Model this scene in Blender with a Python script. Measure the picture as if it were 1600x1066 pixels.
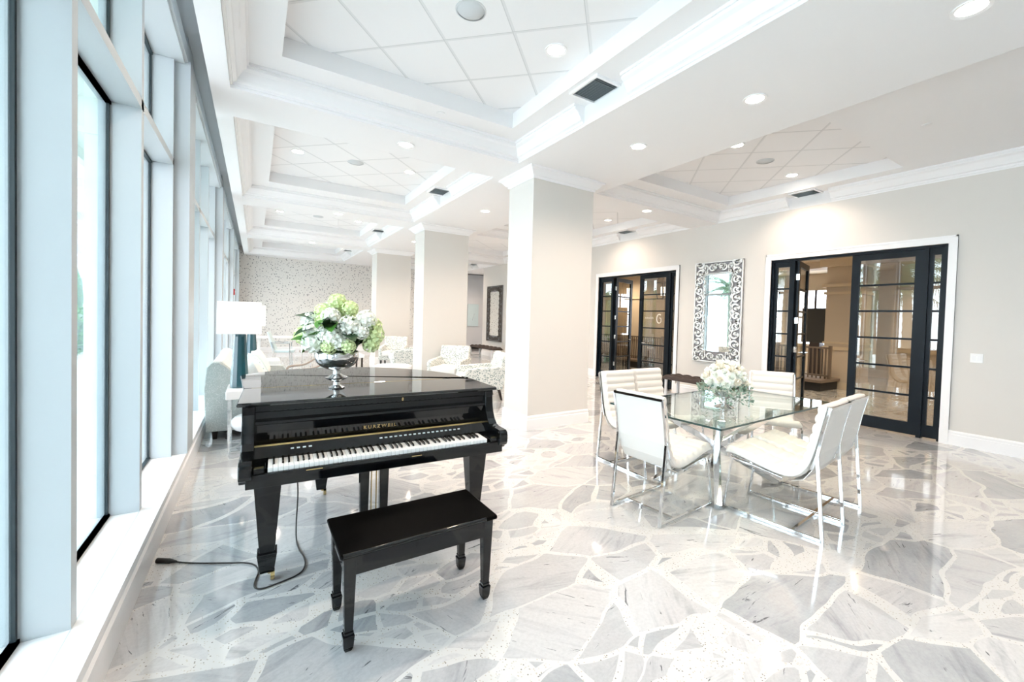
import bpy, bmesh, math, random
from mathutils import Matrix, Vector, Euler
random.seed(7)
PI = math.pi
for o in list(bpy.data.objects): bpy.data.objects.remove(o)
scn = bpy.context.scene
COL = scn.collection

# ------------------------------------------------------------------ camera
cam_d = bpy.data.cameras.new('camera'); cam = bpy.data.objects.new('camera', cam_d); COL.objects.link(cam)
Rr = Vector((0.83708, -0.54635, 0.02829)); Ru = Vector((-0.01038, 0.03584, 0.99930)); Rf = Vector((0.54698, 0.83679, -0.02432))
cam.matrix_world = Matrix(((Rr.x, Ru.x, -Rf.x, 0), (Rr.y, Ru.y, -Rf.y, 0), (Rr.z, Ru.z, -Rf.z, 1.5), (0, 0, 0, 1)))
cam_d.sensor_width = 36; cam_d.lens = 660.0 / 1600 * 36
cam_d.shift_x = -30.0 / 1600; cam_d.shift_y = -18.48 / 1600
cam_d.clip_start = 0.05; cam_d.clip_end = 500
scn.camera = cam

# ------------------------------------------------------------------ world, exposure
w = bpy.data.worlds.new('sky'); scn.world = w; w.use_nodes = True
bg = w.node_tree.nodes['Background']; bg.inputs[0].default_value = (0.84, 0.90, 1.0, 1); bg.inputs[1].default_value = 9.5
sd = bpy.data.lights.new('sun', 'SUN'); sd.energy = 9; sd.angle = .02; sd.color = (1, .97, .92)
sun = bpy.data.objects.new('sun', sd); COL.objects.link(sun); sun.rotation_euler = (math.radians(-8), math.radians(42), 0)   # comes over the roof from the lobby side
vs = scn.view_settings
vs.view_transform = 'Standard'; vs.look = 'None'; vs.gamma = 1; vs.use_curve_mapping = False
vs.exposure = -0.12
LAMP = 32.0      # watts of one recessed downlight
cy = scn.cycles
cy.use_denoising = True; cy.max_bounces = 12; cy.diffuse_bounces = 6; cy.glossy_bounces = 6; cy.transmission_bounces = 8
cy.transparent_max_bounces = 24; cy.sample_clamp_indirect = 6; cy.caustics_reflective = False; cy.caustics_refractive = False

# ------------------------------------------------------------------ materials
def mat(name, col=(.8, .8, .8), rough=.5, metal=0, spec=.5, coat=0, emit=None, es=0, alpha=1):
    m = bpy.data.materials.new(name); m.use_nodes = True
    p = m.node_tree.nodes['Principled BSDF']; I = p.inputs
    I['Base Color'].default_value = (*col, 1); I['Roughness'].default_value = rough; I['Metallic'].default_value = metal
    I['Specular IOR Level'].default_value = spec; I['Coat Weight'].default_value = coat; I['Coat Roughness'].default_value = .02
    if emit: I['Emission Color'].default_value = (*emit, 1); I['Emission Strength'].default_value = es
    return m
class NT:
    def __init__(s, m): s.m = m; s.t = m.node_tree; s.n = s.t.nodes; s.p = s.n['Principled BSDF']
    def new(s, t, **k):
        n = s.n.new(t)
        for a, b in k.items(): setattr(n, a, b)
        return n
    def link(s, a, b): s.t.links.new(a, b)
    def math(s, op, a, b=None, c=None):
        n = s.new('ShaderNodeMath', operation=op)
        for i, v in enumerate((a, b, c)):
            if v is None: continue
            if isinstance(v, (int, float)): n.inputs[i].default_value = v
            else: s.link(v, n.inputs[i])
        return n.outputs[0]
    def pos(s): return s.new('ShaderNodeNewGeometry').outputs['Position']
    def obj(s): return s.new('ShaderNodeTexCoord').outputs['Object']
    def mapping(s, v, sc=(1, 1, 1), rot=(0, 0, 0), loc=(0, 0, 0)):
        n = s.new('ShaderNodeMapping'); s.link(v, n.inputs[0]); n.inputs['Location'].default_value = loc
        n.inputs['Scale'].default_value = sc; n.inputs['Rotation'].default_value = rot; return n.outputs[0]
    def noise(s, v, scale, detail=2, rough=.5, dist=0):
        n = s.new('ShaderNodeTexNoise'); s.link(v, n.inputs['Vector']); n.inputs['Scale'].default_value = scale
        n.inputs['Detail'].default_value = detail; n.inputs['Roughness'].default_value = rough; n.inputs['Distortion'].default_value = dist
        return n.outputs
    def vor(s, v, scale, feature='F1', rnd=1):
        n = s.new('ShaderNodeTexVoronoi', feature=feature); s.link(v, n.inputs['Vector']); n.inputs['Scale'].default_value = scale
        n.inputs['Randomness'].default_value = rnd; return n.outputs
    def ramp(s, f, stops, interp='LINEAR'):
        n = s.new('ShaderNodeValToRGB'); s.link(f, n.inputs[0]); e = n.color_ramp.elements; n.color_ramp.interpolation = interp
        while len(e) < len(stops): e.new(.5)
        for x, (p, c) in zip(e, stops): x.position = p; x.color = (*c, 1) if len(c) == 3 else c
        return n.outputs[0]
    def mix(s, f, a, b, mode='MIX'):
        n = s.new('ShaderNodeMix', data_type='RGBA', blend_type=mode)
        for i, v in ((0, f), (6, a), (7, b)):
            if isinstance(v, (int, float)): n.inputs[i].default_value = v
            elif isinstance(v, tuple): n.inputs[i].default_value = (*v, 1)
            else: s.link(v, n.inputs[i])
        return n.outputs[2]
    def color(s, c): s.link(c, s.p.inputs['Base Color'])
    def bump(s, h, strength=.2, dist=.01):
        n = s.new('ShaderNodeBump'); n.inputs['Strength'].default_value = strength; n.inputs['Distance'].default_value = dist
        s.link(h, n.inputs['Height']); s.link(n.outputs[0], s.p.inputs['Normal'])

M = {}
M['wall'] = mat('wall_paint', (.68, .655, .62), .75)
M['wall_grey'] = mat('wall_grey_paint', (.62, .62, .63), .75)
M['white'] = mat('white_trim_paint', (.86, .86, .87), .4)
M['ceil'] = mat('ceiling_paint', (.84, .84, .85), .8)
M['frame'] = mat('window_frame_paint', (.48, .515, .535), .4)
M['black'] = mat('gasket_rubber', (.01, .02, .025), .5)
M['piano'] = mat('black_lacquer', (.003, .004, .005), .05, spec=.5)
M['piano_lid'] = mat('mirror_black_lacquer', (.003, .004, .005), .03, spec=1.0)
M['bench_top'] = mat('black_leather', (.0015, .0015, .0015), .4, spec=.03)
M['key_w'] = mat('ivory_key', (.85, .85, .84), .2)
M['key_b'] = mat('ebony_key', (.006, .006, .006), .2)
M['brass'] = mat('brass', (.62, .47, .22), .25, 1)
M['chrome'] = mat('chrome', (.82, .83, .84), .06, 1)
M['silver'] = mat('polished_silver', (.72, .72, .72), .08, 1)
M['leather'] = mat('white_leather', (.76, .73, .69), .38)
M['rubber'] = mat('black_cable', (.01, .01, .01), .5)
M['mirror'] = mat('mirror_glass', (.86, .90, .90), .02, 1)
M['door'] = mat('dark_blue_black_door_paint', (.003, .007, .012), .35, spec=.22)
M['casing'] = M['white']
M['teal'] = mat('teal_glazed_ceramic', (.008, .065, .085), .15, coat=.5)
M['shade'] = mat('white_lampshade', (.93, .93, .93), .8, emit=(1, .98, .95), es=.25)
M['white_lacquer'] = mat('white_lacquer', (.88, .88, .88), .2)
M['dark_wood'] = mat('dark_leg_wood', (.02, .012, .01), .4)
M['brown'] = mat('dark_brown_velvet', (.035, .022, .018), .7)
M['taupe'] = mat('taupe_fabric', (.38, .32, .28), .8)
M['acrylic'] = mat('white_bench_leg', (.7, .72, .75), .25)
M['lamp'] = mat('lamp_lens', (1, 1, 1), .5, emit=(1, .93, .82), es=26)
M['grille'] = mat('vent_grey_metal', (.60, .66, .68), .4)
M['vent_back'] = mat('vent_duct_grey', (.16, .19, .21), .7)
M['speaker'] = mat('speaker_mesh_grey', (.60, .63, .65), .8)
M['dark'] = mat('dark_void', (.015, .015, .015), .8)
M['lobby_wall'] = mat('lobby_beige_wall', (.60, .51, .40), .7)
M['lobby_trim'] = mat('lobby_cream_trim', (.68, .57, .42), .5)
M['rail'] = mat('taupe_railing', (.16, .12, .09), .5)
M['patio'] = mat('patio_stone', (.75, .75, .74), .5)
M['ext'] = mat('pale_green_stucco', (.74, .78, .68), .8)
M['ext_white'] = mat('white_stucco', (.8, .8, .8), .8)
M['ext_glass'] = mat('balcony_glass', (.25, .4, .5), .1)
M['bark'] = mat('palm_bark', (.24, .18, .13), .9)
M['frond'] = mat('palm_frond', (.06, .13, .05), .6)
M['red'] = mat('red_plastic', (.45, .02, .02), .4)
M['blue_fabric'] = mat('pale_blue_fabric', (.55, .66, .68), .85)
M['plate'] = mat('switch_plate_white', (.9, .9, .9), .35)
M['etch'] = mat('etched_white_lettering', (.85, .8, .72), .6)
M['leaf'] = mat('green_leaf', (.07, .22, .03), .5)
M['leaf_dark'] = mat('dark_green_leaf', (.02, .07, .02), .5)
M['leaf_sage'] = mat('sage_leaf', (.20, .30, .24), .6)
M['bloom'] = mat('white_petal', (.92, .93, .86), .7)
M['bloom_g'] = mat('greenish_petal', (.72, .82, .46), .7)
M['bloom_c'] = mat('cream_petal', (.88, .83, .72), .7)

def glass(name, tint=(.92, .98, .97), refl=1.0):
    m = bpy.data.materials.new(name); m.use_nodes = True; t = m.node_tree; t.nodes.clear()
    o = t.nodes.new('ShaderNodeOutputMaterial'); mx = t.nodes.new('ShaderNodeMixShader')
    tr = t.nodes.new('ShaderNodeBsdfTransparent'); tr.inputs[0].default_value = (*tint, 1)
    gl = t.nodes.new('ShaderNodeBsdfGlossy'); gl.inputs['Roughness'].default_value = 0.0; gl.inputs['Color'].default_value = (.95, .98, 1, 1)
    fr = t.nodes.new('ShaderNodeLayerWeight'); fr.inputs[0].default_value = .5
    pw = t.nodes.new('ShaderNodeMath'); pw.operation = 'POWER'; pw.inputs[1].default_value = 5; t.links.new(fr.outputs['Facing'], pw.inputs[0])
    ml = t.nodes.new('ShaderNodeMath'); ml.operation = 'MULTIPLY_ADD'; ml.inputs[1].default_value = .9; ml.inputs[2].default_value = .045 * refl; ml.use_clamp = True
    t.links.new(pw.outputs[0], ml.inputs[0]); t.links.new(ml.outputs[0], mx.inputs[0])
    t.links.new(tr.outputs[0], mx.inputs[1]); t.links.new(gl.outputs[0], mx.inputs[2]); t.links.new(mx.outputs[0], o.inputs[0])
    return m
M['glass'] = glass('window_glass', (.95, .985, .985), 1.0)
M['door_glass'] = glass('door_pane_glass', (.80, .78, .74), 2.6)
M['table_glass'] = glass('table_glass', (.93, .98, .96), 1.6)
M['glass_edge'] = mat('dark_glass_edge', (.02, .06, .06), .1)

# floor: irregular marble slabs set in pale terrazzo
def floor_mat():
    m = mat('marble_slab_terrazzo', (.8, .8, .8), .06, spec=.6, coat=.6); N = NT(m)
    P = N.pos()
    wob = N.noise(P, 1.5, 2)[1]
    v2 = N.new('ShaderNodeVectorMath', operation='MULTIPLY_ADD'); N.link(wob, v2.inputs[0]); v2.inputs[1].default_value = (.30, .30, 0); N.link(P, v2.inputs[2])
    Q = N.mapping(v2.outputs[0], (.85, 1.5, 0), (0, 0, .45), (3.1, .4, 0))
    e = N.vor(Q, 1.95, 'DISTANCE_TO_EDGE')[0]
    cell = N.vor(Q, 1.95)['Color']
    # some slabs are split again into smaller chips
    e2 = N.vor(Q, 4.6, 'DISTANCE_TO_EDGE')[0]
    cell2 = N.vor(Q, 4.6)['Color']
    sep = N.new('ShaderNodeSeparateColor'); N.link(cell, sep.inputs[0])
    sep2 = N.new('ShaderNodeSeparateColor'); N.link(cell2, sep2.inputs[0])
    small = N.math('GREATER_THAN', sep.outputs[2], .70)
    gap_big = N.math('LESS_THAN', e, N.math('MULTIPLY_ADD', N.noise(P, .9, 1)[0], .06, .0))
    gap_small = N.math('MULTIPLY', N.math('LESS_THAN', e2, N.math('MULTIPLY_ADD', sep2.outputs[0], .16, .03)), small)
    gap = N.math('MAXIMUM', gap_big, gap_small)
    rnd = N.mix(small, cell, cell2)
    s3 = N.new('ShaderNodeSeparateColor'); N.link(rnd, s3.inputs[0])
    ang = N.math('MULTIPLY_ADD', s3.outputs[0], 2.2, -.9)
    vr = N.new('ShaderNodeVectorRotate', rotation_type='Z_AXIS'); N.link(P, vr.inputs['Vector']); N.link(ang, vr.inputs['Angle'])
    off = N.new('ShaderNodeVectorMath', operation='MULTIPLY_ADD'); N.link(rnd, off.inputs[0]); off.inputs[1].default_value = (9, 9, 9); N.link(vr.outputs[0], off.inputs[2])
    st = N.mapping(off.outputs[0], (1.2, 7.5, 1))
    vein = N.noise(st, 1.7, 7, .62, .7)[0]
    blotch = N.noise(off.outputs[0], 2.6, 4, .6)[0]
    base = N.ramp(s3.outputs[1], [(0, (.34, .36, .38)), (.25, (.47, .48, .495)), (.55, (.57, .57, .58)), (.78, (.655, .655, .655)), (1, (.68, .68, .68))])
    veinc = N.ramp(vein, [(.30, (.52, .53, .55)), (.42, (.82, .82, .84)), (.50, (1, 1, 1)), (.60, (.90, .90, .90)), (.68, (1, 1, 1)), (.78, (.84, .84, .85))])
    c = N.mix(.75, base, veinc, 'MULTIPLY')
    c = N.mix(N.ramp(blotch, [(.35, (0, 0, 0)), (.65, (.5, .5, .5))]), c, (.58, .58, .59))
    stk = N.noise(N.mapping(off.outputs[0], (2.2, 16, 1)), 1.5, 5, .7, 1.2)[0]
    grain = N.noise(P, 55, 3, .7)[0]; c = N.mix(.5, c, N.ramp(grain, [(.3, (.80, .80, .81)), (.6, (1, 1, 1))]), 'MULTIPLY')
    dark = N.ramp(stk, [(.335, (1, 1, 1)), (.36, (0, 0, 0))])
    c = N.mix(dark, c, (.13, .135, .145))
    # terrazzo matrix with specks
    sp = N.vor(P, 95)
    spk = N.math('LESS_THAN', sp[0], .30)
    s4 = N.new('ShaderNodeSeparateColor'); N.link(sp['Color'], s4.inputs[0])
    dk = N.math('MULTIPLY', spk, N.math('GREATER_THAN', s4.outputs[0], .86))
    tan = N.math('MULTIPLY', spk, N.math('LESS_THAN', s4.outputs[0], .35))
    tz = N.mix(tan, (.66, .66, .65), (.53, .49, .42)); tz = N.mix(dk, tz, (.22, .2, .18))
    N.color(N.mix(gap, c, tz))
    N.p.inputs['Roughness'].default_value = .07
    return m
M['floor'] = floor_mat()

def tile_ceiling_mat(ox, oy):
    m = mat('diagonal_ceiling_tile', (.84, .84, .85), .85); N = NT(m); P = N.pos()
    sx = N.new('ShaderNodeSeparateXYZ'); N.link(N.mapping(P, (1, 1, 1), (0, 0, PI / 4), (ox, oy, 0)), sx.inputs[0])
    def line(c):
        f = N.math('FRACT', N.math('MULTIPLY', c, 1 / .61)); return N.math('LESS_THAN', f, .045)
    def groove(c):
        f = N.math('FRACT', N.math('MULTIPLY', c, 1 / .61)); return N.math('MULTIPLY', N.math('LESS_THAN', f, .012), 1)
    l = N.math('MAXIMUM', line(sx.outputs[0]), line(sx.outputs[1])); g = N.math('MAXIMUM', groove(sx.outputs[0]), groove(sx.outputs[1]))
    c = N.mix(l, (.84, .84, .85), (.73, .735, .745)); c = N.mix(g, c, (.60, .61, .62))
    N.color(c); N.bump(l, .5, .006); return m
M['tile'] = tile_ceiling_mat(-.27, -.38); M['tile_right'] = tile_ceiling_mat(-.47, -.24)

def wallpaper():
    m = mat('leafy_speck_wallpaper', (.7, .7, .7), .8); N = NT(m); P = N.pos()
    v = N.mapping(P, (1.25, 1, 1), (0, .6, 0)); c = N.vor(v, 11.5, 'F1', .85)
    s = N.new('ShaderNodeSeparateColor'); N.link(c['Color'], s.inputs[0])
    d = N.math('LESS_THAN', c[0], N.math('MULTIPLY_ADD', s.outputs[1], .20, .14))
    v2 = N.vor(N.mapping(P, (1, 1, 1.5), (0, -.5, 0)), 24, 'F1', 1); d2 = N.math('LESS_THAN', v2[0], .24)
    col = N.mix(N.math('MULTIPLY', d2, .55), (.74, .72, .69), (.46, .45, .44))
    col = N.mix(N.math('MULTIPLY', d, N.math('MULTIPLY_ADD', s.outputs[0], .5, .5)), col, (.22, .22, .225))
    N.color(col); return m
M['paper'] = wallpaper()
def speck_fabric(name, base, dots, scale, thr):
    m = mat(name, base, .9); N = NT(m); v = N.vor(N.mapping(N.obj(), (1, 1, 1.4)), scale); n = N.noise(N.obj(), scale * .45, 2)[0]
    d = N.math('MULTIPLY', N.math('LESS_THAN', v[0], thr), N.math('GREATER_THAN', n, .42)); N.color(N.mix(d, base, dots)); return m
M['chair_fab'] = speck_fabric('leaf_speck_upholstery', (.72, .73, .70), (.27, .33, .32), 32, .42)
M['sofa_fab'] = speck_fabric('grey_tweed_upholstery', (.42, .46, .45), (.62, .64, .63), 90, .35)
M['sofa_light'] = speck_fabric('white_boucle', (.78, .78, .76), (.7, .7, .68), 90, .3)
M['pillow_teal'] = speck_fabric('teal_pattern_cushion', (.80, .82, .81), (.15, .38, .42), 22, .34)

# ------------------------------------------------------------------ mesh helpers
class MB:
    def __init__(s): s.v = []; s.f = []; s.mi = []
    def add(s, vs, fs, mi=0):
        n = len(s.v); s.v += [tuple(p) for p in vs]; s.f += [tuple(i + n for i in f) for f in fs]; s.mi += [mi] * len(fs); return s
    def box(s, x0, x1, y0, y1, z0, z1, mi=0, T=None):
        vs = [Vector((x, y, z)) for z in (z0, z1) for y in (y0, y1) for x in (x0, x1)]
        if T: vs = [T @ p for p in vs]
        return s.add(vs, [(0, 2, 3, 1), (4, 5, 7, 6), (0, 1, 5, 4), (2, 6, 7, 3), (0, 4, 6, 2), (1, 3, 7, 5)], mi)
    def hexa(s, lo, hi, mi=0):   # two quads, same order
        return s.add(list(lo) + list(hi), [(3, 2, 1, 0), (4, 5, 6, 7), (0, 1, 5, 4), (1, 2, 6, 5), (2, 3, 7, 6), (3, 0, 4, 7)], mi)
    def taper(s, cx, cy, z0, z1, a0, b0, a1, b1, cx1=None, cy1=None, mi=0):
        cx1 = cx if cx1 is None else cx1; cy1 = cy if cy1 is None else cy1
        q = lambda x, y, z, a, b: [(x - a, y - b, z), (x + a, y - b, z), (x + a, y + b, z), (x - a, y + b, z)]
        return s.hexa(q(cx, cy, z0, a0, b0), q(cx1, cy1, z1, a1, b1), mi)
    def prism(s, poly, z0, z1, mi=0, axis='Z'):
        n = len(poly); P = {'Z': lambda a, b, c: (a, b, c), 'X': lambda a, b, c: (c, a, b), 'Y': lambda a, b, c: (a, c, b)}[axis]
        vs = [P(a, b, z0) for a, b in poly] + [P(a, b, z1) for a, b in poly]
        fs = [tuple(range(n - 1, -1, -1)), tuple(range(n, 2 * n))] + [(i, (i + 1) % n, (i + 1) % n + n, i + n) for i in range(n)]
        return s.add(vs, fs, mi)
    def loft(s, secs, closed=True, caps=True, mi=0):
        k = len(secs[0]); vs = [p for q in secs for p in q]; fs = []
        for i in range(len(secs) - 1):
            for j in range(k if closed else k - 1):
                a = i * k + j; b = i * k + (j + 1) % k; fs.append((a, b, b + k, a + k))
        if caps and closed: fs += [tuple(range(k - 1, -1, -1)), tuple(range((len(secs) - 1) * k, len(secs) * k))]
        return s.add(vs, fs, mi)
    def lathe(s, prof, cx=0, cy=0, n=32, mi=0):
        secs = [[(cx + r * math.cos(2 * PI * j / n), cy + r * math.sin(2 * PI * j / n), z) for j in range(n)] for r, z in prof]
        return s.loft(secs, True, prof[0][0] < .001 or prof[-1][0] < .001, mi)
    def tube(s, path, r, n=8, square=False, mi=0, caps=True):
        path = [Vector(p) for p in path]; secs = []; up0 = Vector((0, 0, 1))
        for i, p in enumerate(path):
            d = (path[min(i + 1, len(path) - 1)] - path[max(i - 1, 0)]).normalized()
            up = up0 if abs(d.dot(up0)) < .95 else Vector((0, 1, 0))
            a = d.cross(up).normalized(); b = a.cross(d).normalized()
            rr = r[i] if isinstance(r, (list, tuple)) else r
            if square: secs.append([p + (a * x + b * y) * rr for x, y in ((-1, -1), (1, -1), (1, 1), (-1, 1))])
            else: secs.append([p + (a * math.cos(t) + b * math.sin(t)) * rr for t in (2 * PI * j / n for j in range(n))])
        return s.loft(secs, True, caps, mi)
    def ball(s, c, r, n=10, m=7, sc=(1, 1, 1), mi=0):
        secs = []
        for i in range(m + 1):
            t = PI * i / m; rr = max(math.sin(t), .02) * r
            secs.append([(c[0] + sc[0] * rr * math.cos(2 * PI * j / n), c[1] + sc[1] * rr * math.sin(2 * PI * j / n), c[2] - sc[2] * r * math.cos(t)) for j in range(n)])
        return s.loft(secs, True, True, mi)
    def build(s, name, m, parent=None, smooth=False, bevel=0, T=None, loc=None, seg=2):
        me = bpy.data.meshes.new(name); vs = [T @ Vector(p) for p in s.v] if T else s.v
        me.from_pydata(vs, [], s.f); ms = m if isinstance(m, (list, tuple)) else [m]
        for x in ms: me.materials.append(M[x] if isinstance(x, str) else x)
        if len(ms) > 1: me.polygons.foreach_set('material_index', s.mi)
        bm = bmesh.new(); bm.from_mesh(me); bmesh.ops.recalc_face_normals(bm, faces=bm.faces); bm.to_mesh(me); bm.free()
        if smooth:
            me.polygons.foreach_set('use_smooth', [True] * len(me.polygons))
            try: me.set_sharp_from_angle(angle=math.radians(50))
            except Exception: pass
        o = bpy.data.objects.new(name, me); COL.objects.link(o)
        if parent: o.parent = parent
        if loc: o.location = loc
        if bevel:
            b = o.modifiers.new('bevel', 'BEVEL'); b.width = bevel; b.segments = seg; b.limit_method = 'ANGLE'; b.angle_limit = .6
        return o
def empty(name, loc=(0, 0, 0), rz=0):
    o = bpy.data.objects.new(name, None); COL.objects.link(o); o.location = loc; o.rotation_euler = (0, 0, rz); o.empty_display_size = .1; return o
def tag(o, label, cat, group=None, kind=None):
    o['label'] = label; o['category'] = cat
    if group: o['group'] = group
    if kind: o['kind'] = kind
    return o
def struct(o): o['kind'] = 'structure'; return o
KIDS = {}
def copy_tree(o, parent=None):
    c = o.copy(); COL.objects.link(c)
    if parent: c.parent = parent; c.matrix_parent_inverse = o.matrix_parent_inverse.copy()
    for ch in [x for x in bpy.data.objects if x.parent == o]: copy_tree(ch, c)
    return c

# ------------------------------------------------------------------ room shell
XW = 7.69; S = 3.50; LZ = 3.70; TZ = 3.87; YB = 18.3; YF = -3.6; XE = -.36
def rect(mb, x0, x1, y0, y1, z, mi=0): mb.add([(x0, y0, z), (x1, y0, z), (x1, y1, z), (x0, y1, z)], [(0, 1, 2, 3)], mi)
struct(MB().box(-.62, 16.2, YF, 24, -.12, 0).build('floor', 'floor'))
CROWN = [(.002, S), (.002, S + .025), (.018, S + .025), (.022, S + .045), (.05, S + .055), (.058, S + .075), (.095, S + .13), (.125, S + .15), (.125, S + .175), (.14, S + .175), (.14, LZ)]
def ring(mb, x0, x1, y0, y1, prof, sides='LRFN', nots=None):
    pts = lambda d, z: [(x0 + d * ('L' in sides), y0 + d * ('N' in sides), z), (x1 - d * ('R' in sides), y0 + d * ('N' in sides), z), (x1 - d * ('R' in sides), y1 - d * ('F' in sides), z), (x0 + d * ('L' in sides), y1 - d * ('F' in sides), z)]
    edge = {'N': (0, 1), 'R': (1, 2), 'F': (2, 3), 'L': (3, 0)}
    for (d0, z0), (d1, z1) in zip(prof, prof[1:]):
        a = pts(d0, z0); b = pts(d1, z1)
        for sd in sides:
            i, j = edge[sd]
            if nots and sd == nots[0]:
                ya, yb = nots[1], nots[2]
                for p, q in (((a[i], b[i]), 0), ((a[j], b[j]), 1)):
                    yy = (ya, yb)[q]
                    mb.add([p[0], (a[i][0], yy, z0), (b[i][0], yy, z1), p[1]], [(0, 1, 2, 3)])
            else: mb.add([a[i], a[j], b[j], b[i]], [(0, 1, 2, 3)])
def notch(mb, x, sgn, ya, yb):     # square end blocks where the crown stops beside a vent
    for y in (ya, yb):
        poly = [(x + sgn * d, z) for d, z in CROWN] + [(x, LZ)]
        mb.add([(a, y, b) for a, b in poly], [tuple(range(len(poly)))])
leftb = [(-3.2, 4.72), (5.40, 9.03), (9.71, 13.35), (14.03, 17.66)]
rightb = [(-3.2, 5.08), (5.70, 9.38), (10.02, 13.70), (14.35, 17.96)]
ltray = [(1.80, 4.30), (5.86, 8.50), (10.2, 12.85), (14.5, 17.2)]
rtray = [(2.12, 4.64), (6.15, 8.85), (10.5, 13.2), (14.8, 17.5)]
LX = (-.21, 2.82); RX = (4.47, XW); LTX = (.17, 2.47); RTX = (4.86, 7.33)
soff = MB(); led = MB(); til = MB(); til2 = MB(); n = 0
soff.box(XE, LX[0], YF, YB, S, S + .4); soff.box(LX[1], RX[0], YF, YB, S, S + .4)
for bays, xs in ((leftb, LX), (rightb, RX)):
    ys = [YF] + [y for b in bays for y in b] + [YB]
    x1e = xs[1] if xs is LX else 9.4
    for a, b in zip(ys[::2], ys[1::2]): soff.box(xs[0], x1e, a, b, S, S + .4)
soff.box(XW, 9.4, 14.0, YB, S, S + .4)
struct(soff.build('ceiling', 'ceil'))
vents = []
for bays, trays, xs, tx, side in ((leftb, ltray, LX, LTX, 'R'), (rightb, rtray, RX, RTX, 'R')):
    for (b0, b1), (t0, t1) in zip(bays, trays):
        vy = 2.90 if xs is LX else 3.22
        vy += (t0 - trays[0][0]); nn = ('R', vy - .12, vy + .52)
        cr = MB(); ring(cr, xs[0], xs[1], b0, b1, CROWN, 'LRFN', nn); notch(cr, xs[1], -1, nn[1], nn[2])
        n += 1; struct(cr.build('trim_%d' % n, 'white'))
        vents.append((xs[1] + .03, vy))
        for r in ((xs[0], tx[0], b0, b1), (tx[1], xs[1], b0, b1), (tx[0], tx[1], b0, t0), (tx[0], tx[1], t1, b1)): rect(led, *r, LZ)
        ring(led, tx[0], tx[1], t0, t1, [(0, LZ), (0, TZ)], 'LRFN')
        rect(til if xs is LX else til2, tx[0] - .02, tx[1] + .02, t0 - .02, t1 + .02, TZ)
        led.box(xs[1] - .004, xs[1] + .0, nn[1], nn[2], S, LZ)
struct(led.build('ceiling', 'ceil')); struct(til.build('ceiling', 'tile')); struct(til2.build('ceiling', 'tile_right'))
# closing slab above so no daylight leaks in
struct(MB().box(-.76, 16.3, YF - .1, 24, TZ + .06, TZ + .2).build('ceiling', 'ceil'))
# pocket above the windows
struct(MB().box(-.76, XE + .02, YF, YB, 3.80, 3.86).build('ceiling', 'frame'))

# walls ---------------------------------------------------------------------
def wall_with_openings(name, x0, x1, y0, y1, z1, ops, m):
    mb = MB(); ys = y0
    for a, b, t in ops: mb.box(x0, x1, ys, a, 0, z1); mb.box(x0, x1, a, b, t, z1); ys = b
    mb.box(x0, x1, ys, y1, 0, z1); return struct(mb.build(name, m))
wall_with_openings('wall_right', XW, XW + .16, YF, 15.38, TZ + .05, [(1.70, 4.00, 2.66), (6.03, 8.52, 2.66)], 'wall')
struct(MB().box(XW + .16, 9.4, 15.22, 15.38, 0, TZ + .05).build('wall_recess', 'wall_grey'))
struct(MB().box(9.3, 9.4, 15.38, YB, 0, TZ + .05).build('wall_recess', 'wall_grey'))
struct(MB().box(-.76, 8.12, YB, YB + .12, 0, TZ + .05).build('wall_back', 'paper'))
struct(MB().box(8.12, 9.4, YB - .02, YB + .12, 0, TZ + .05).build('wall_back', 'wall_grey'))
struct(MB().box(-.76, 9.4, YF - .12, YF, 0, TZ + .05).build('wall_front', 'wall'))
def base_prof(h, t=.02): return [(0, 0), (t, 0), (t, h * .72), (t * .7, h * .74), (t * .7, h * .86), (t * .9, h * .88), (t * .5, h * .98), (0, h)]
def base_run_y(name, x, sgn, y0, y1, h=.19):
    struct(MB().prism([(x + sgn * a, b) for a, b in base_prof(h)], y0, y1, axis='Y').build(name, 'white'))
for a, b in ((YF, 1.61), (4.09, 5.94), (8.61, 15.38)): base_run_y('baseboard_right', XW, -1, a, b)
struct(MB().prism([(YB - a, b) for a, b in base_prof(.19)], -.6, 9.3, axis='X').build('baseboard_back', 'white'))
# columns ---------------------------------------------------------------------
for i in range(3):
    y0 = 4.733 + 4.313 * i; x0, x1 = 3.071, 4.115; y1 = y0 + .64
    mb = MB(); mb.box(x0, x1, y0, y1, 0, S + .01)
    struct(mb.build('wall_column', 'wall'))
    cr = MB(); prof = [(0, 3.37), (.015, 3.37), (.018, 3.395), (.04, 3.405), (.085, 3.46), (.11, 3.475), (.12, 3.475), (.12, S)]
    for (d0, z0), (d1, z1) in zip(prof, prof[1:]):
        q = lambda d, z: [(x0 - d, y0 - d, z), (x1 + d, y0 - d, z), (x1 + d, y1 + d, z), (x0 - d, y1 + d, z)]
        cr.loft([q(d0, z0), q(d1, z1)], True, False)
    for (d0, z0), (d1, z1) in zip(base_prof(.196)[1:], base_prof(.196)[2:]):
        cr.loft([q(d0, z0), q(d1, z1)], True, False)
    n += 1; struct(cr.build('trim_%d' % n, 'white'))
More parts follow.
